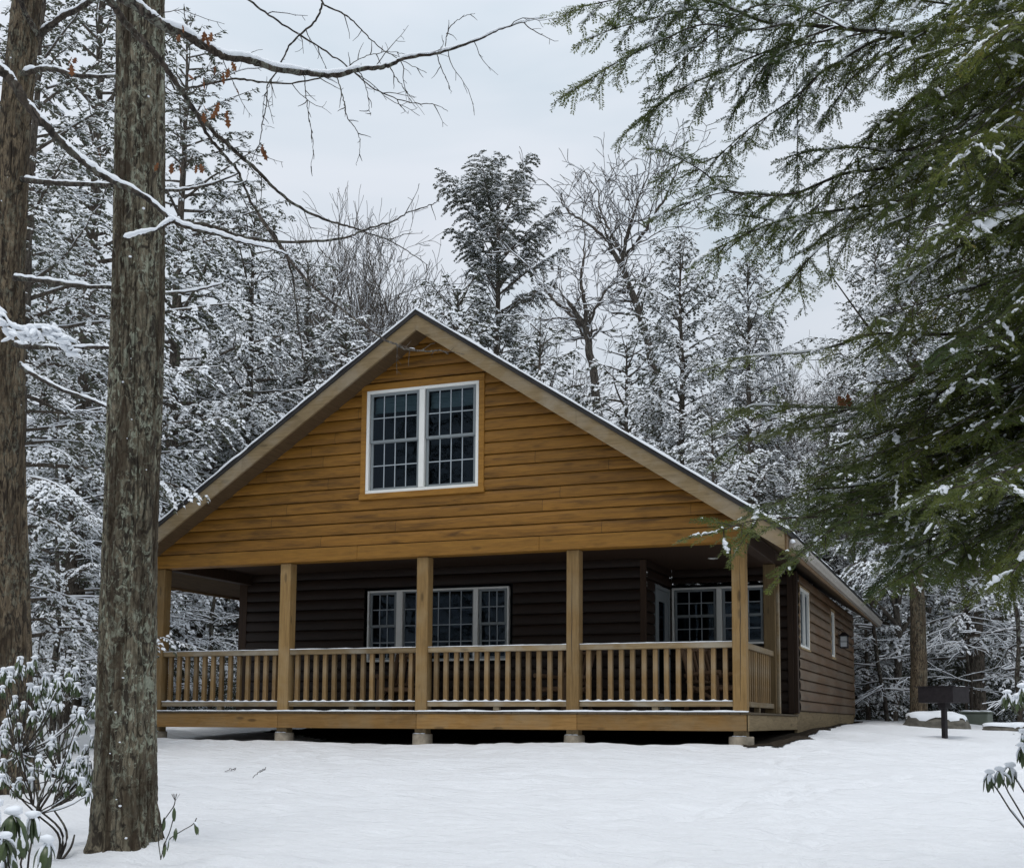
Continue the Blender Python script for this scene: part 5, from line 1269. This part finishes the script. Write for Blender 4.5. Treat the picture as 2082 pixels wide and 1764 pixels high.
def near_limb(pts, nd, wood_, snow_, g, r0=.012, r1=.002, Ls=(.22, .5), sp=.060, tsp=.034, tl=(.07, .15), snow=.35, down=.5, start=.25, fan=1.0):
    P = pts; s = np.concatenate([[0], np.cumsum(np.linalg.norm(np.diff(P, axis=0), axis=1))]); Lt = s[-1]; rad = np.linspace(r0 * .62, r1, len(P)); tube(wood_, P, rad, 6, cap=False)
    if snow: snow_line(snow_, P, rad, g, .9, .5 + .35 * (1 - snow), .7)
    u = start * Lt; k = 0
    while u < Lt:
        u += sp * g.uniform(.6, 1.4); k += 1
        if u >= Lt: break
        p = np.array([np.interp(u, s, P[:, q]) for q in range(3)]); e = max(0, min(len(P) - 2, int(np.searchsorted(s, u)) - 1)); T = P[e + 1] - P[e]; T = T / np.linalg.norm(T)
        Zv = np.array([0, 0, 1.0]) + g.normal(0, .25, 3); Y = np.cross(Zv, T); Y /= np.linalg.norm(Y); sd = 1 if k % 2 else -1; an = g.uniform(.7, 1.1)
        d = T * cos(an) + sd * Y * sin(an); d[2] -= down * g.uniform(.1, .8); d /= np.linalg.norm(d)
        Ln = g.uniform(*Ls) * (1 - .62 * (u / Lt)) * fan + .06; sub(p, d, Ln, nd, wood_, snow_, g, tsp, tl, snow, down)
    sub(P[-3], P[-1] - P[-3], .22, nd, wood_, snow_, g, tsp, tl, snow, down)
def sub(p, d, Ln, nd, wood_, snow_, g, tsp, tl, snow, down):
    d = d / np.linalg.norm(d); m = max(4, int(Ln / .05)); Q = [p]
    for _ in range(m):
        d = d + g.normal(0, .07, 3); d[2] -= down * .10; d /= np.linalg.norm(d); Q.append(Q[-1] + d * Ln / m); nd.twig(Q[-2], d, Ln / m)
    Q = np.array(Q); tube(wood_, Q, np.linspace(.0030, .0010, m + 1), 4, cap=False)
    s = np.linspace(0, Ln, m + 1); u = .02; k = 0
    while u < Ln * .96:
        pp = np.array([np.interp(u, s, Q[:, q]) for q in range(3)]); e = min(m - 1, int(u / Ln * m)); T = Q[e + 1] - Q[e]; T = T / np.linalg.norm(T)
        Zv = np.array([0, 0, 1.0]) + g.normal(0, .2, 3); Y = np.cross(Zv, T); Y /= np.linalg.norm(Y) + 1e-9; k += 1; sd = 1 if k % 2 else -1; an = g.uniform(.6, 1.0)
        dd = T * cos(an) + sd * Y * sin(an); dd[2] -= down * g.uniform(0, .5); ll = g.uniform(*tl) * (1.1 - .65 * u / Ln); nd.twig(pp, dd, ll)
        if g.random() < snow * .30: blobs(snow_, pp + dd * ll * .45 + np.array([0, 0, .006]), dd, ll * g.uniform(.12, .3), .007, .005, ICO1, seed=int(g.integers(1e6)))
        u += tsp * g.uniform(.6, 1.4)
    if g.random() < snow * .5:
        a = g.uniform(0, .45); b = g.uniform(.55, 1); ii = np.linspace(a * m, b * m, 16); PQ = np.stack([np.interp(ii, np.arange(m + 1), Q[:, q]) for q in range(3)], -1); PQ[:, 2] += .006
        T = PQ[-1] - PQ[0]
        if abs(T[2]) < .8 * np.linalg.norm(T): hh = g.uniform(.005, .011) * np.sin(np.linspace(.25, pi - .2, 16)) ** .6 * (1 + .15 * g.normal(0, 1, 16)); tube(snow_, PQ + g.normal(0, .0035, PQ.shape), hh * (1.15 + .3 * g.normal(0, 1, 16)).clip(.4, 1.8), 7, squash=.7)
HX = at(2460, 1463, 5.6); hg = float(gz(HX[0], HX[1], False))
near = thing("hemlock_tree", "close green hemlock filling the right side, trunk out of view, boughs dusted with snow", "tree", (HX[0], HX[1], hg))
mb = MB(); zt = np.linspace(hg - .3, 8.5, 40); tube(mb, np.column_stack([HX[0] + .05 * np.sin(zt * .8), HX[1] + 0 * zt, zt]), np.linspace(.17, .10, 40), 20); kid("trunk", mb, B_DARK, near)
nd = Needles(); wdm, snm = MB(), MB(); g = np.random.default_rng(77)
def pl(pts, d0, d1, n=None): return px_path(pts, d0, d1, n or len(pts) * 6)
NL = lambda pts, d0, d1, **k: near_limb(pl(pts, d0, d1), nd, wdm, snm, g, **k)
S_ = dict(snow=.6, down=.6, sp=.056)
NL([(2440, -140), (2100, 30), (1880, 66), (1800, 66), (1650, 52), (1560, 46), (1450, 5), (1330, -12), (1160, 18)], 5.6, 5.0, r0=.022, start=.38, Ls=(.18, .42), **S_)
NL([(1600, 48), (1520, 62), (1430, 50), (1340, 85), (1270, 118), (1178, 175)], 5.1, 4.9, r0=.007, start=.1, Ls=(.12, .28), **S_)
NL([(1700, 55), (1600, 90), (1520, 120), (1430, 160), (1370, 190), (1300, 246)], 5.15, 5.0, r0=.008, start=.1, Ls=(.16, .34), **S_)
NL([(1780, 62), (1700, 80), (1620, 95), (1560, 130), (1515, 190)], 5.2, 5.1, r0=.007, start=.1, Ls=(.14, .32), **S_)
NL([(1720, 58), (1640, 20), (1540, 12), (1460, 60), (1400, 110), (1362, 150)], 5.1, 5.0, r0=.006, start=.1, Ls=(.14, .30), **S_)
NL([(1880, 66), (1800, 110), (1740, 150), (1700, 205)], 5.3, 5.1, r0=.006, start=.1, Ls=(.14, .30), **S_)
NL([(2000, 20), (1850, 0), (1700, 5), (1600, 60), (1560, 150)], 5.4, 5.2, r0=.008, start=.1, Ls=(.14, .30), **S_)
NL([(1500, 30), (1400, 20), (1320, 40), (1240, 60)], 5.0, 4.9, r0=.005, start=.1, Ls=(.10, .22), **S_)
NL([(2120, 100), (1980, 150), (1900, 180), (1820, 230), (1760, 290), (1720, 345)], 5.2, 5.1, r0=.006, start=.1, Ls=(.14, .30), **S_)
NL([(1714, 354), (1660, 420), (1600, 450), (1530, 440)], 5.1, 5.0, r0=.006, start=.1, Ls=(.14, .30), **S_)
NL([(2300, -260), (2000, -120), (1780, -60), (1600, -40), (1440, -30), (1320, -5)], 5.5, 5.0, r0=.014, start=.3, Ls=(.15, .35), **S_)
NL([(2440, -30), (2150, 30), (1960, 30), (1850, 70), (1775, 85), (1700, 130), (1667, 150), (1626, 190), (1578, 225), (1520, 265), (1452, 325)], 5.6, 5.0, r0=.016, start=.3, Ls=(.15, .36), **S_)
NL([(1667, 150), (1640, 185), (1622, 215), (1622, 265), (1620, 325)], 5.1, 5.05, r0=.004, start=.1, Ls=(.08, .18), **S_)
NL([(2440, 100), (2200, 190), (2000, 260), (1850, 326), (1780, 345), (1714, 354), (1612, 395), (1550, 395), (1476, 386), (1430, 350), (1381, 320)], 5.7, 4.9, r0=.018, start=.3, Ls=(.18, .40), **S_)
NL([(1620, 392), (1540, 400), (1470, 392), (1374, 420)], 5.0, 4.9, r0=.005, start=.1, Ls=(.10, .2), **S_)
NL([(2440, 60), (2200, 150), (2000, 250), (1833, 306), (1740, 300), (1632, 308)], 5.6, 5.1, r0=.014, start=.35, Ls=(.16, .34), snow=.6, down=.45)
NL([(2440, 190), (2200, 280), (2000, 350), (1816, 408), (1720, 425), (1612, 442), (1530, 470), (1442, 512)], 5.7, 4.8, r0=.018, start=.3, Ls=(.16, .42), **S_)
NL([(1900, 380), (1800, 420), (1700, 480), (1640, 530), (1600, 585)], 5.2, 4.9, r0=.007, start=.1, Ls=(.18, .40), **S_)
NL([(2440, 560), (2200, 650), (1974, 676), (1880, 680), (1776, 679), (1700, 702), (1647, 715), (1560, 722), (1482, 728)], 5.9, 5.9, r0=.020, start=.55, Ls=(.14, .32), sp=.11, snow=.35, down=.4)
NL([(1690, 560), (1740, 630), (1776, 679)], 5.9, 5.9, r0=.004, r1=.006, start=.95, Ls=(.05, .08), snow=.2, down=.2)
NL([(1975, 676), (1931, 690), (1880, 740), (1822, 790), (1769, 828), (1740, 830), (1707, 828), (1620, 828), (1541, 824), (1500, 836)], 5.9, 5.5, r0=.016, start=.3, Ls=(.18, .42), snow=.6, down=.35)
NL([(1769, 828), (1700, 864), (1610, 872), (1528, 884), (1485, 913)], 5.7, 5.4, r0=.008, start=.1, Ls=(.12, .28), snow=.6, down=.35)
NL([(2440, 800), (2100, 900), (1900, 950), (1812, 975), (1720, 990), (1647, 996), (1580, 1020), (1515, 1052)], 5.2, 4.9, r0=.014, start=.25, Ls=(.16, .40), snow=.5, down=.3)
NL([(2440, 900), (2100, 1000), (1900, 1030), (1779, 1046), (1700, 1050), (1614, 1052), (1530, 1058), (1456, 1082)], 4.9, 4.6, r0=.014, start=.25, Ls=(.14, .34), snow=.6, down=.25)
NL([(1760, 1050), (1700, 1070), (1660, 1100), (1620, 1130)], 4.7, 4.6, r0=.005, start=.1, Ls=(.10, .2), snow=.6, down=.3)
# the mass of boughs behind and around them
def edge(y): return float(np.interp(y, [-60, 120, 260, 420, 560, 720, 900, 1060, 1180], [1720, 1790, 1740, 1660, 1780, 1740, 1640, 1640, 1800]))
for i in range(120):
    yt = -40 + 1210 * ((i + g.random()) / 120); xt = edge(yt) + (g.uniform(0, 330) if i % 3 else g.uniform(200, 420)) ; dt = g.uniform(3.6, 6.3) if xt > 1850 else g.uniform(4.6, 6.0)
    y0 = yt - g.uniform(140, 380); pts = [(2440, y0), (2300 - g.uniform(0, 60), y0 + (yt - y0) * .25 + g.uniform(-20, 20)), ((xt + 2300) / 2, y0 + (yt - y0) * .6 + g.uniform(-25, 15)), (xt, yt)]
    near_limb(pl(pts, 5.6, dt, 22), nd, wdm, snm, g, r0=.012, start=.12, Ls=(.18, .42), sp=.080, tsp=.036, snow=(.5 if yt < 620 or i % 3 == 0 else .3), down=.55)
for i in range(18):
    yt = g.uniform(720, 1130); xt = g.uniform(1570, 1840) if yt > 900 else g.uniform(1620, 1840); dt = g.uniform(4.6, 5.8); y0 = yt - g.uniform(120, 260)
    near_limb(pl([(2440, y0), (2200, y0 + 40), ((xt + 2100) / 2, y0 + (yt - y0) * .6), (xt + 90, yt - 18), (xt, yt)], 5.6, dt, 22), nd, wdm, snm, g, r0=.011, start=.15, Ls=(.16, .38), sp=.08, snow=.45, down=.35)
for i in range(8):   # the lowest, hanging tuft
    xt = g.uniform(1760, 2080); yt = g.uniform(1130, 1215); near_limb(pl([(2420, 900), (2200, yt - 160), ((xt + 2150) / 2, yt - 90), (xt, yt)], 5.2, g.uniform(4.2, 5.2), 20), nd, wdm, snm, g, r0=.009, start=.15, Ls=(.15, .34), snow=.25, down=.6)
print("needle twigs", len(nd.P), "metres", sum(nd.l))
mb = MB(); nd.make(mb, g); kid("crown", mb, M_HEMN, near); kid("limbs", wdm, B_DRK2, near); kid("snow_load", snm, MSB, near)
# one bare snowy bough close at the right edge and a curled dead leaf caught in the twigs
limb_obj(near, [(2300, 440), (2120, 428), (2082, 432), (2040, 445), (2005, 466), (1980, 486)], 4.3, 4.2, .006, .003, 2.4, .0, 0, 31)
mb = MB()
for _ in range(3): oak_leaf(mb, at(2050 - 0 + 0, 972, 5.4) * 0 + at(1700 + g.uniform(0, 20), 800, 5.45) + g.normal(0, .015, 3), .07, g)
kid("dead_leaf", mb, M_OAKL, near)

# ------------------------------------------------------------------ rhododendrons
def rho_leaf(mb, sn, p, az, Ln, wd_, g, cover):
    n = 7; e = R(g.uniform(-55, -8)); P = [p]; st = Ln / (n - 1)
    for k in range(n - 1): e -= R(g.uniform(9, 20)); e = max(e, R(-88)); P.append(P[-1] + st * np.array([cos(az) * cos(e), sin(az) * cos(e), sin(e)]))
    P = np.array(P); A = np.array([-sin(az), cos(az), 0]); w_ = wd_ * np.array([.12, .55, .9, 1, .95, .65, .06]) ; T = np.gradient(P, axis=0); T /= np.linalg.norm(T, axis=1)[:, None]; Nn = np.cross(T, A)
    V = []
    for k in range(n): V += [P[k] - A * w_[k] * .5 - Nn[k] * w_[k] * .22, P[k], P[k] + A * w_[k] * .5 - Nn[k] * w_[k] * .22]
    F = [[3 * k + a, 3 * k + a + 1, 3 * k + 4 + a, 3 * k + 3 + a] for k in range(n - 1) for a in (0, 1)]; mb.add(V, F, 0, True)
    if g.random() < cover:
        k1 = int(g.integers(3, 6)); sgn = np.sign(Nn[2][2]) or 1
        Q = spline(P[:k1 + 1], 12) + np.array([0, 0, .007]); hh = wd_ * .40 * np.sin(np.linspace(.5, pi - .15, 12)) ** .6 * (1 + .12 * g.normal(0, 1, 12)); tube(sn, Q, hh, 8, squash=.62)
def whorl(mb, sn, p, g, n=8, Ln=.11, wd_=.03, cover=.8):
    a0 = g.uniform(0, 6.28)
    for k in range(n): rho_leaf(mb, sn, p + g.normal(0, .004, 3), a0 + k * 2 * pi / n + g.normal(0, .25), Ln * g.uniform(.75, 1.15), wd_ * g.uniform(.8, 1.15), g, cover)
    if cover > .3: blobs(sn, [p + np.array([0, 0, .016])], (1, 0, 0), .030 * Ln / .11, .028 * Ln / .11, .016 * Ln / .11, ICO2, seed=int(g.integers(1e6)))
def rhodo(name, label, base, spots, seed, cover=.8, group=None, Ln=.11, nst=4, cat="shrub"):
    g = np.random.default_rng(seed); bx, by = base; bz = float(gz(bx, by)); root = thing(name, label, cat, (bx, by, bz), 0, group)
    lf, sn, st = MB(), MB(), MB(); hubs = []
    W = [at(x, y, d) for x, y, d in spots]; ctr = np.mean(W, 0)
    for k in range(nst):
        w_ = W[int(k * len(W) / nst)]; hubs.append(np.array([bx, by, bz]) * .5 + w_ * .5 + g.normal(0, .06, 3)); tube(st, spline([(bx, by, bz - .05), (bx + g.normal(0, .05), by, bz + (hubs[-1][2] - bz) * .5), hubs[-1]], 10), np.linspace(.011, .006, 10), 7)
    for w_ in W:
        h = min(hubs, key=lambda q: np.linalg.norm(q - w_)); mid = (h + w_) / 2 + np.array([0, 0, -.10 * np.linalg.norm(h - w_)]); Q = spline([h, mid, w_ - np.array([0, 0, .02]), w_], 12) + g.normal(0, .003, (12, 3))
        tube(st, Q, np.linspace(.0055, .0026, 12), 6); 
        if g.random() < .5: snow_line(sn, Q, np.linspace(.008, .0035, 12), g, .8, .4, .6)
        whorl(lf, sn, w_, g, int(g.integers(7, 10)), Ln * g.uniform(.85, 1.15), .026 * Ln / .11, cover)
    kid("stems", st, B_DRK2, root); kid("leaves", lf, M_RHO, root); kid("snow_load", sn, MSB, root); return root
g = np.random.default_rng(12)
left_sp = [(15, 1350), (70, 1400), (100, 1440), (130, 1400), (60, 1440), (25, 1440), (150, 1395), (100, 1365), (170, 1380), (50, 1355), (16, 1355), (48, 1374), (88, 1387), (115, 1409), (80, 1331), (131, 1361), (152, 1361), (123, 1382), (176, 1404), (158, 1430), (188, 1420), (11, 1463), (43, 1473), (54, 1495), (32, 1527), (94, 1511), (115, 1514), (158, 1549), (94, 1463), (142, 1455), (160, 1490), (64, 1578), (40, 1586), (166, 1586), (134, 1600), (150, 1570), (5, 1580), (98, 1560), (120, 1560), (175, 1520), (75, 1425), (30, 1420), (5, 1400), (188, 1500), (80, 1540), (110, 1590), (182, 1560), (140, 1530), (180, 1610), (20, 1380), (165, 1450)]
rhodo("rhododendron", "snow capped rhododendron between the far left trunk and the lichened trunk", at(80, 1640, 9.6)[:2], [(x + g.uniform(-14, 14), y + g.uniform(-16, 16), 9.4 + g.uniform(-.8, .8)) for x, y in left_sp[:32] + left_sp[:14]] + [(g.uniform(-10, 75), g.uniform(1470, 1600), 9.2 + g.uniform(-.5, .5)) for _ in range(26)], 3, .85, Ln=.10)
rhodo("rhododendron", "lower rhododendron with small curled leaves just left of the lichened trunk's foot", at(120, 1660, 8.6)[:2], [(x, y, 8.6 + g.uniform(-.4, .4)) for x, y in left_sp[32:]] + [(130 + 55 * q, 1540 + 60 * w_, 8.8) for q, w_ in g.random((30, 2))], 4, .9, Ln=.085)
rhodo("rhododendron", "closest rhododendron with big hanging dark green leaves in the bottom left corner", at(5, 1800, 5.0)[:2], [(27, 1655, 4.9), (66, 1662, 5.0), (94, 1712, 5.2), (10, 1705, 4.8), (-10, 1640, 4.8), (20, 1740, 4.9), (45, 1690, 5.1)], 5, .45, Ln=.125, nst=3)
rhodo("rhododendron", "rhododendron behind the far left trunk, half hidden, snow on its leaves", at(60, 1560, 13.5)[:2], [(x, y, 13.4) for x, y in ((60, 1470), (90, 1450), (110, 1490), (140, 1480), (170, 1470), (190, 1440), (75, 1500), (150, 1440), (120, 1430))], 6, .9, Ln=.13)
rhodo("rhododendron", "rhododendron at the right edge above the flat stone, thick snow caps on its leaves", at(2330, 1520, 8.4)[:2], [(2047, 1411, 8.0), (2078, 1398, 7.9), (2090, 1425, 8.1), (2110, 1380, 8.2), (2068, 1418, 8.3)], 7, .9, Ln=.115, nst=2)
rhodo("rhododendron", "rhododendron sprig reaching in low at the right edge over the open snow", at(2330, 1680, 6.6)[:2], [(2033, 1568, 6.3), (2055, 1560, 6.4), (2078, 1520, 6.3), (2082, 1492, 6.4), (2012, 1574, 6.3), (2100, 1550, 6.4)], 8, .8, Ln=.10, nst=2)
# seedling at the foot of the big trunk
p0 = at(327, 1747, 8.3); sd_ = thing("seedling", "leafy seedling with a dry flower head at the right foot of the lichened trunk", "plant", (p0[0], p0[1], float(gz(p0[0], p0[1]))))
st, lf, sn = MB(), MB(), MB()
for pts in ([(327, 1747), (322, 1700), (332, 1670), (352, 1640), (356, 1628)], [(327, 1745), (335, 1715), (345, 1690), (352, 1665)], [(330, 1730), (345, 1705), (370, 1688), (392, 1675), (400, 1662)]): tube(st, px_path(pts, 8.3, 8.3), .0035, 6)
for (x, y) in ((334, 1660), (358, 1682), (354, 1640), (395, 1672), (345, 1702), (338, 1716)): 
    for _ in range(2): rho_leaf(lf, sn, at(x, y, 8.3), g.uniform(0, 6.28), .10, .026, g, .4)
for k in range(12): q = at(356, 1628, 8.3); tube(st, [q, q + np.array([g.normal(0, .025), g.normal(0, .02), .05])], .0012, 4)
kid("stems", st, B_DRK2, sd_); kid("leaves", lf, M_RHO, sd_); kid("snow_load", sn, MSB, sd_)
p0 = at(182, 1750, 7.4); s2 = thing("seedling", "tiny bent sprig poking out of the snow below the lichened trunk", "plant", (p0[0], p0[1], float(gz(p0[0], p0[1]))))
st, lf, sn = MB(), MB(), MB(); z_ = float(gz(p0[0], p0[1])); q = np.array([p0[0], p0[1], z_])
tube(st, spline([q - (0, 0, .02), q + (.01, 0, .05), q + (.04, 0, .06), q + (.06, 0, .03)], 10), .002, 5)
for k in range(3): rho_leaf(lf, sn, q + np.array([.01 + .012 * k, 0, .055]), k * 2.0, .07, .02, g, .5)
kid("stems", st, B_DRK2, s2); kid("leaves", lf, M_RHO, s2); kid("snow_load", sn, MSB, s2)
# fallen twigs on the snow
for lab, a, b, d in (("short fallen twig lying on the snow, left of the other", (457, 1570), (480, 1577), 13), ("thin fallen twig sticking out of the snow in front of the left porch bay", (515, 1581), (541, 1560), 13)):
    for dd in np.linspace(8, 17, 400):
        P0 = at(*a, dd)
        if P0[2] <= gz(P0[0], P0[1]): break
    P1 = at(*b, dd + .05); P0[2] = float(gz(P0[0], P0[1])) + .012; P1[2] = max(P1[2], float(gz(P1[0], P1[1])) + .015)
    mb = MB(); tube(mb, spline([P0, (P0 + P1) / 2 + np.array([0, 0, .012]), P1], 12) + g.normal(0, .006, (12, 3)), .0038, 6); tube(mb, spline([(P0 + P1) / 2, (P0 + P1) / 2 + np.array([.04, .05, .03])], 5), .004, 5); tag(mb.build("fallen_twig", B_DRK2), lab, "twig")
for dd in np.linspace(14, 30, 300):
    P0 = at(1985, 1468, dd)
    if P0[2] <= gz(P0[0], P0[1]): break
mb = MB()
for k in range(60):
    a = g.uniform(0, 3.14); c = P0 + np.array([g.normal(0, .22), g.normal(0, .15), 0]); l_ = g.uniform(.1, .35); c[2] = float(gz(c[0], c[1])) + .02 + .10 * math.exp(-((c[0] - P0[0]) / .2) ** 2) * g.random()
    d_ = np.array([cos(a), sin(a), g.uniform(-.1, .3)]) * l_ / 2; tube(mb, [c - d_, c, c + d_ + g.normal(0, .02, 3)], .006, 4)
tag(mb.build("brush_pile", B_DRK2), "small pile of brown twigs on the snow right of the grill post", "twigs")


# leaf and twig bits lying on the thin snow under the hemlock
mb = MB(); g = np.random.default_rng(31)
for k in range(420):
    X = 8.3 + abs(g.normal(0, 1.8)); Y = g.uniform(-5.5, 7.5); z = float(gz(np.array([X]), np.array([Y]))[0]) + .012; a = g.uniform(0, 6.28); l_ = g.uniform(.015, .07) if k % 4 else g.uniform(.08, .22)
    c = np.array([X, Y, z]); d_ = np.array([cos(a), sin(a), g.uniform(-.05, .12)]) * l_; tube(mb, [c, c + d_ * .5 + np.array([0, 0, .004]), c + d_], .0035 if k % 4 == 0 else g.uniform(.004, .012), 4, squash=.4)
tag(mb.build("forest_litter", M_OAKL if False else B_DRK2), kind='stuff')
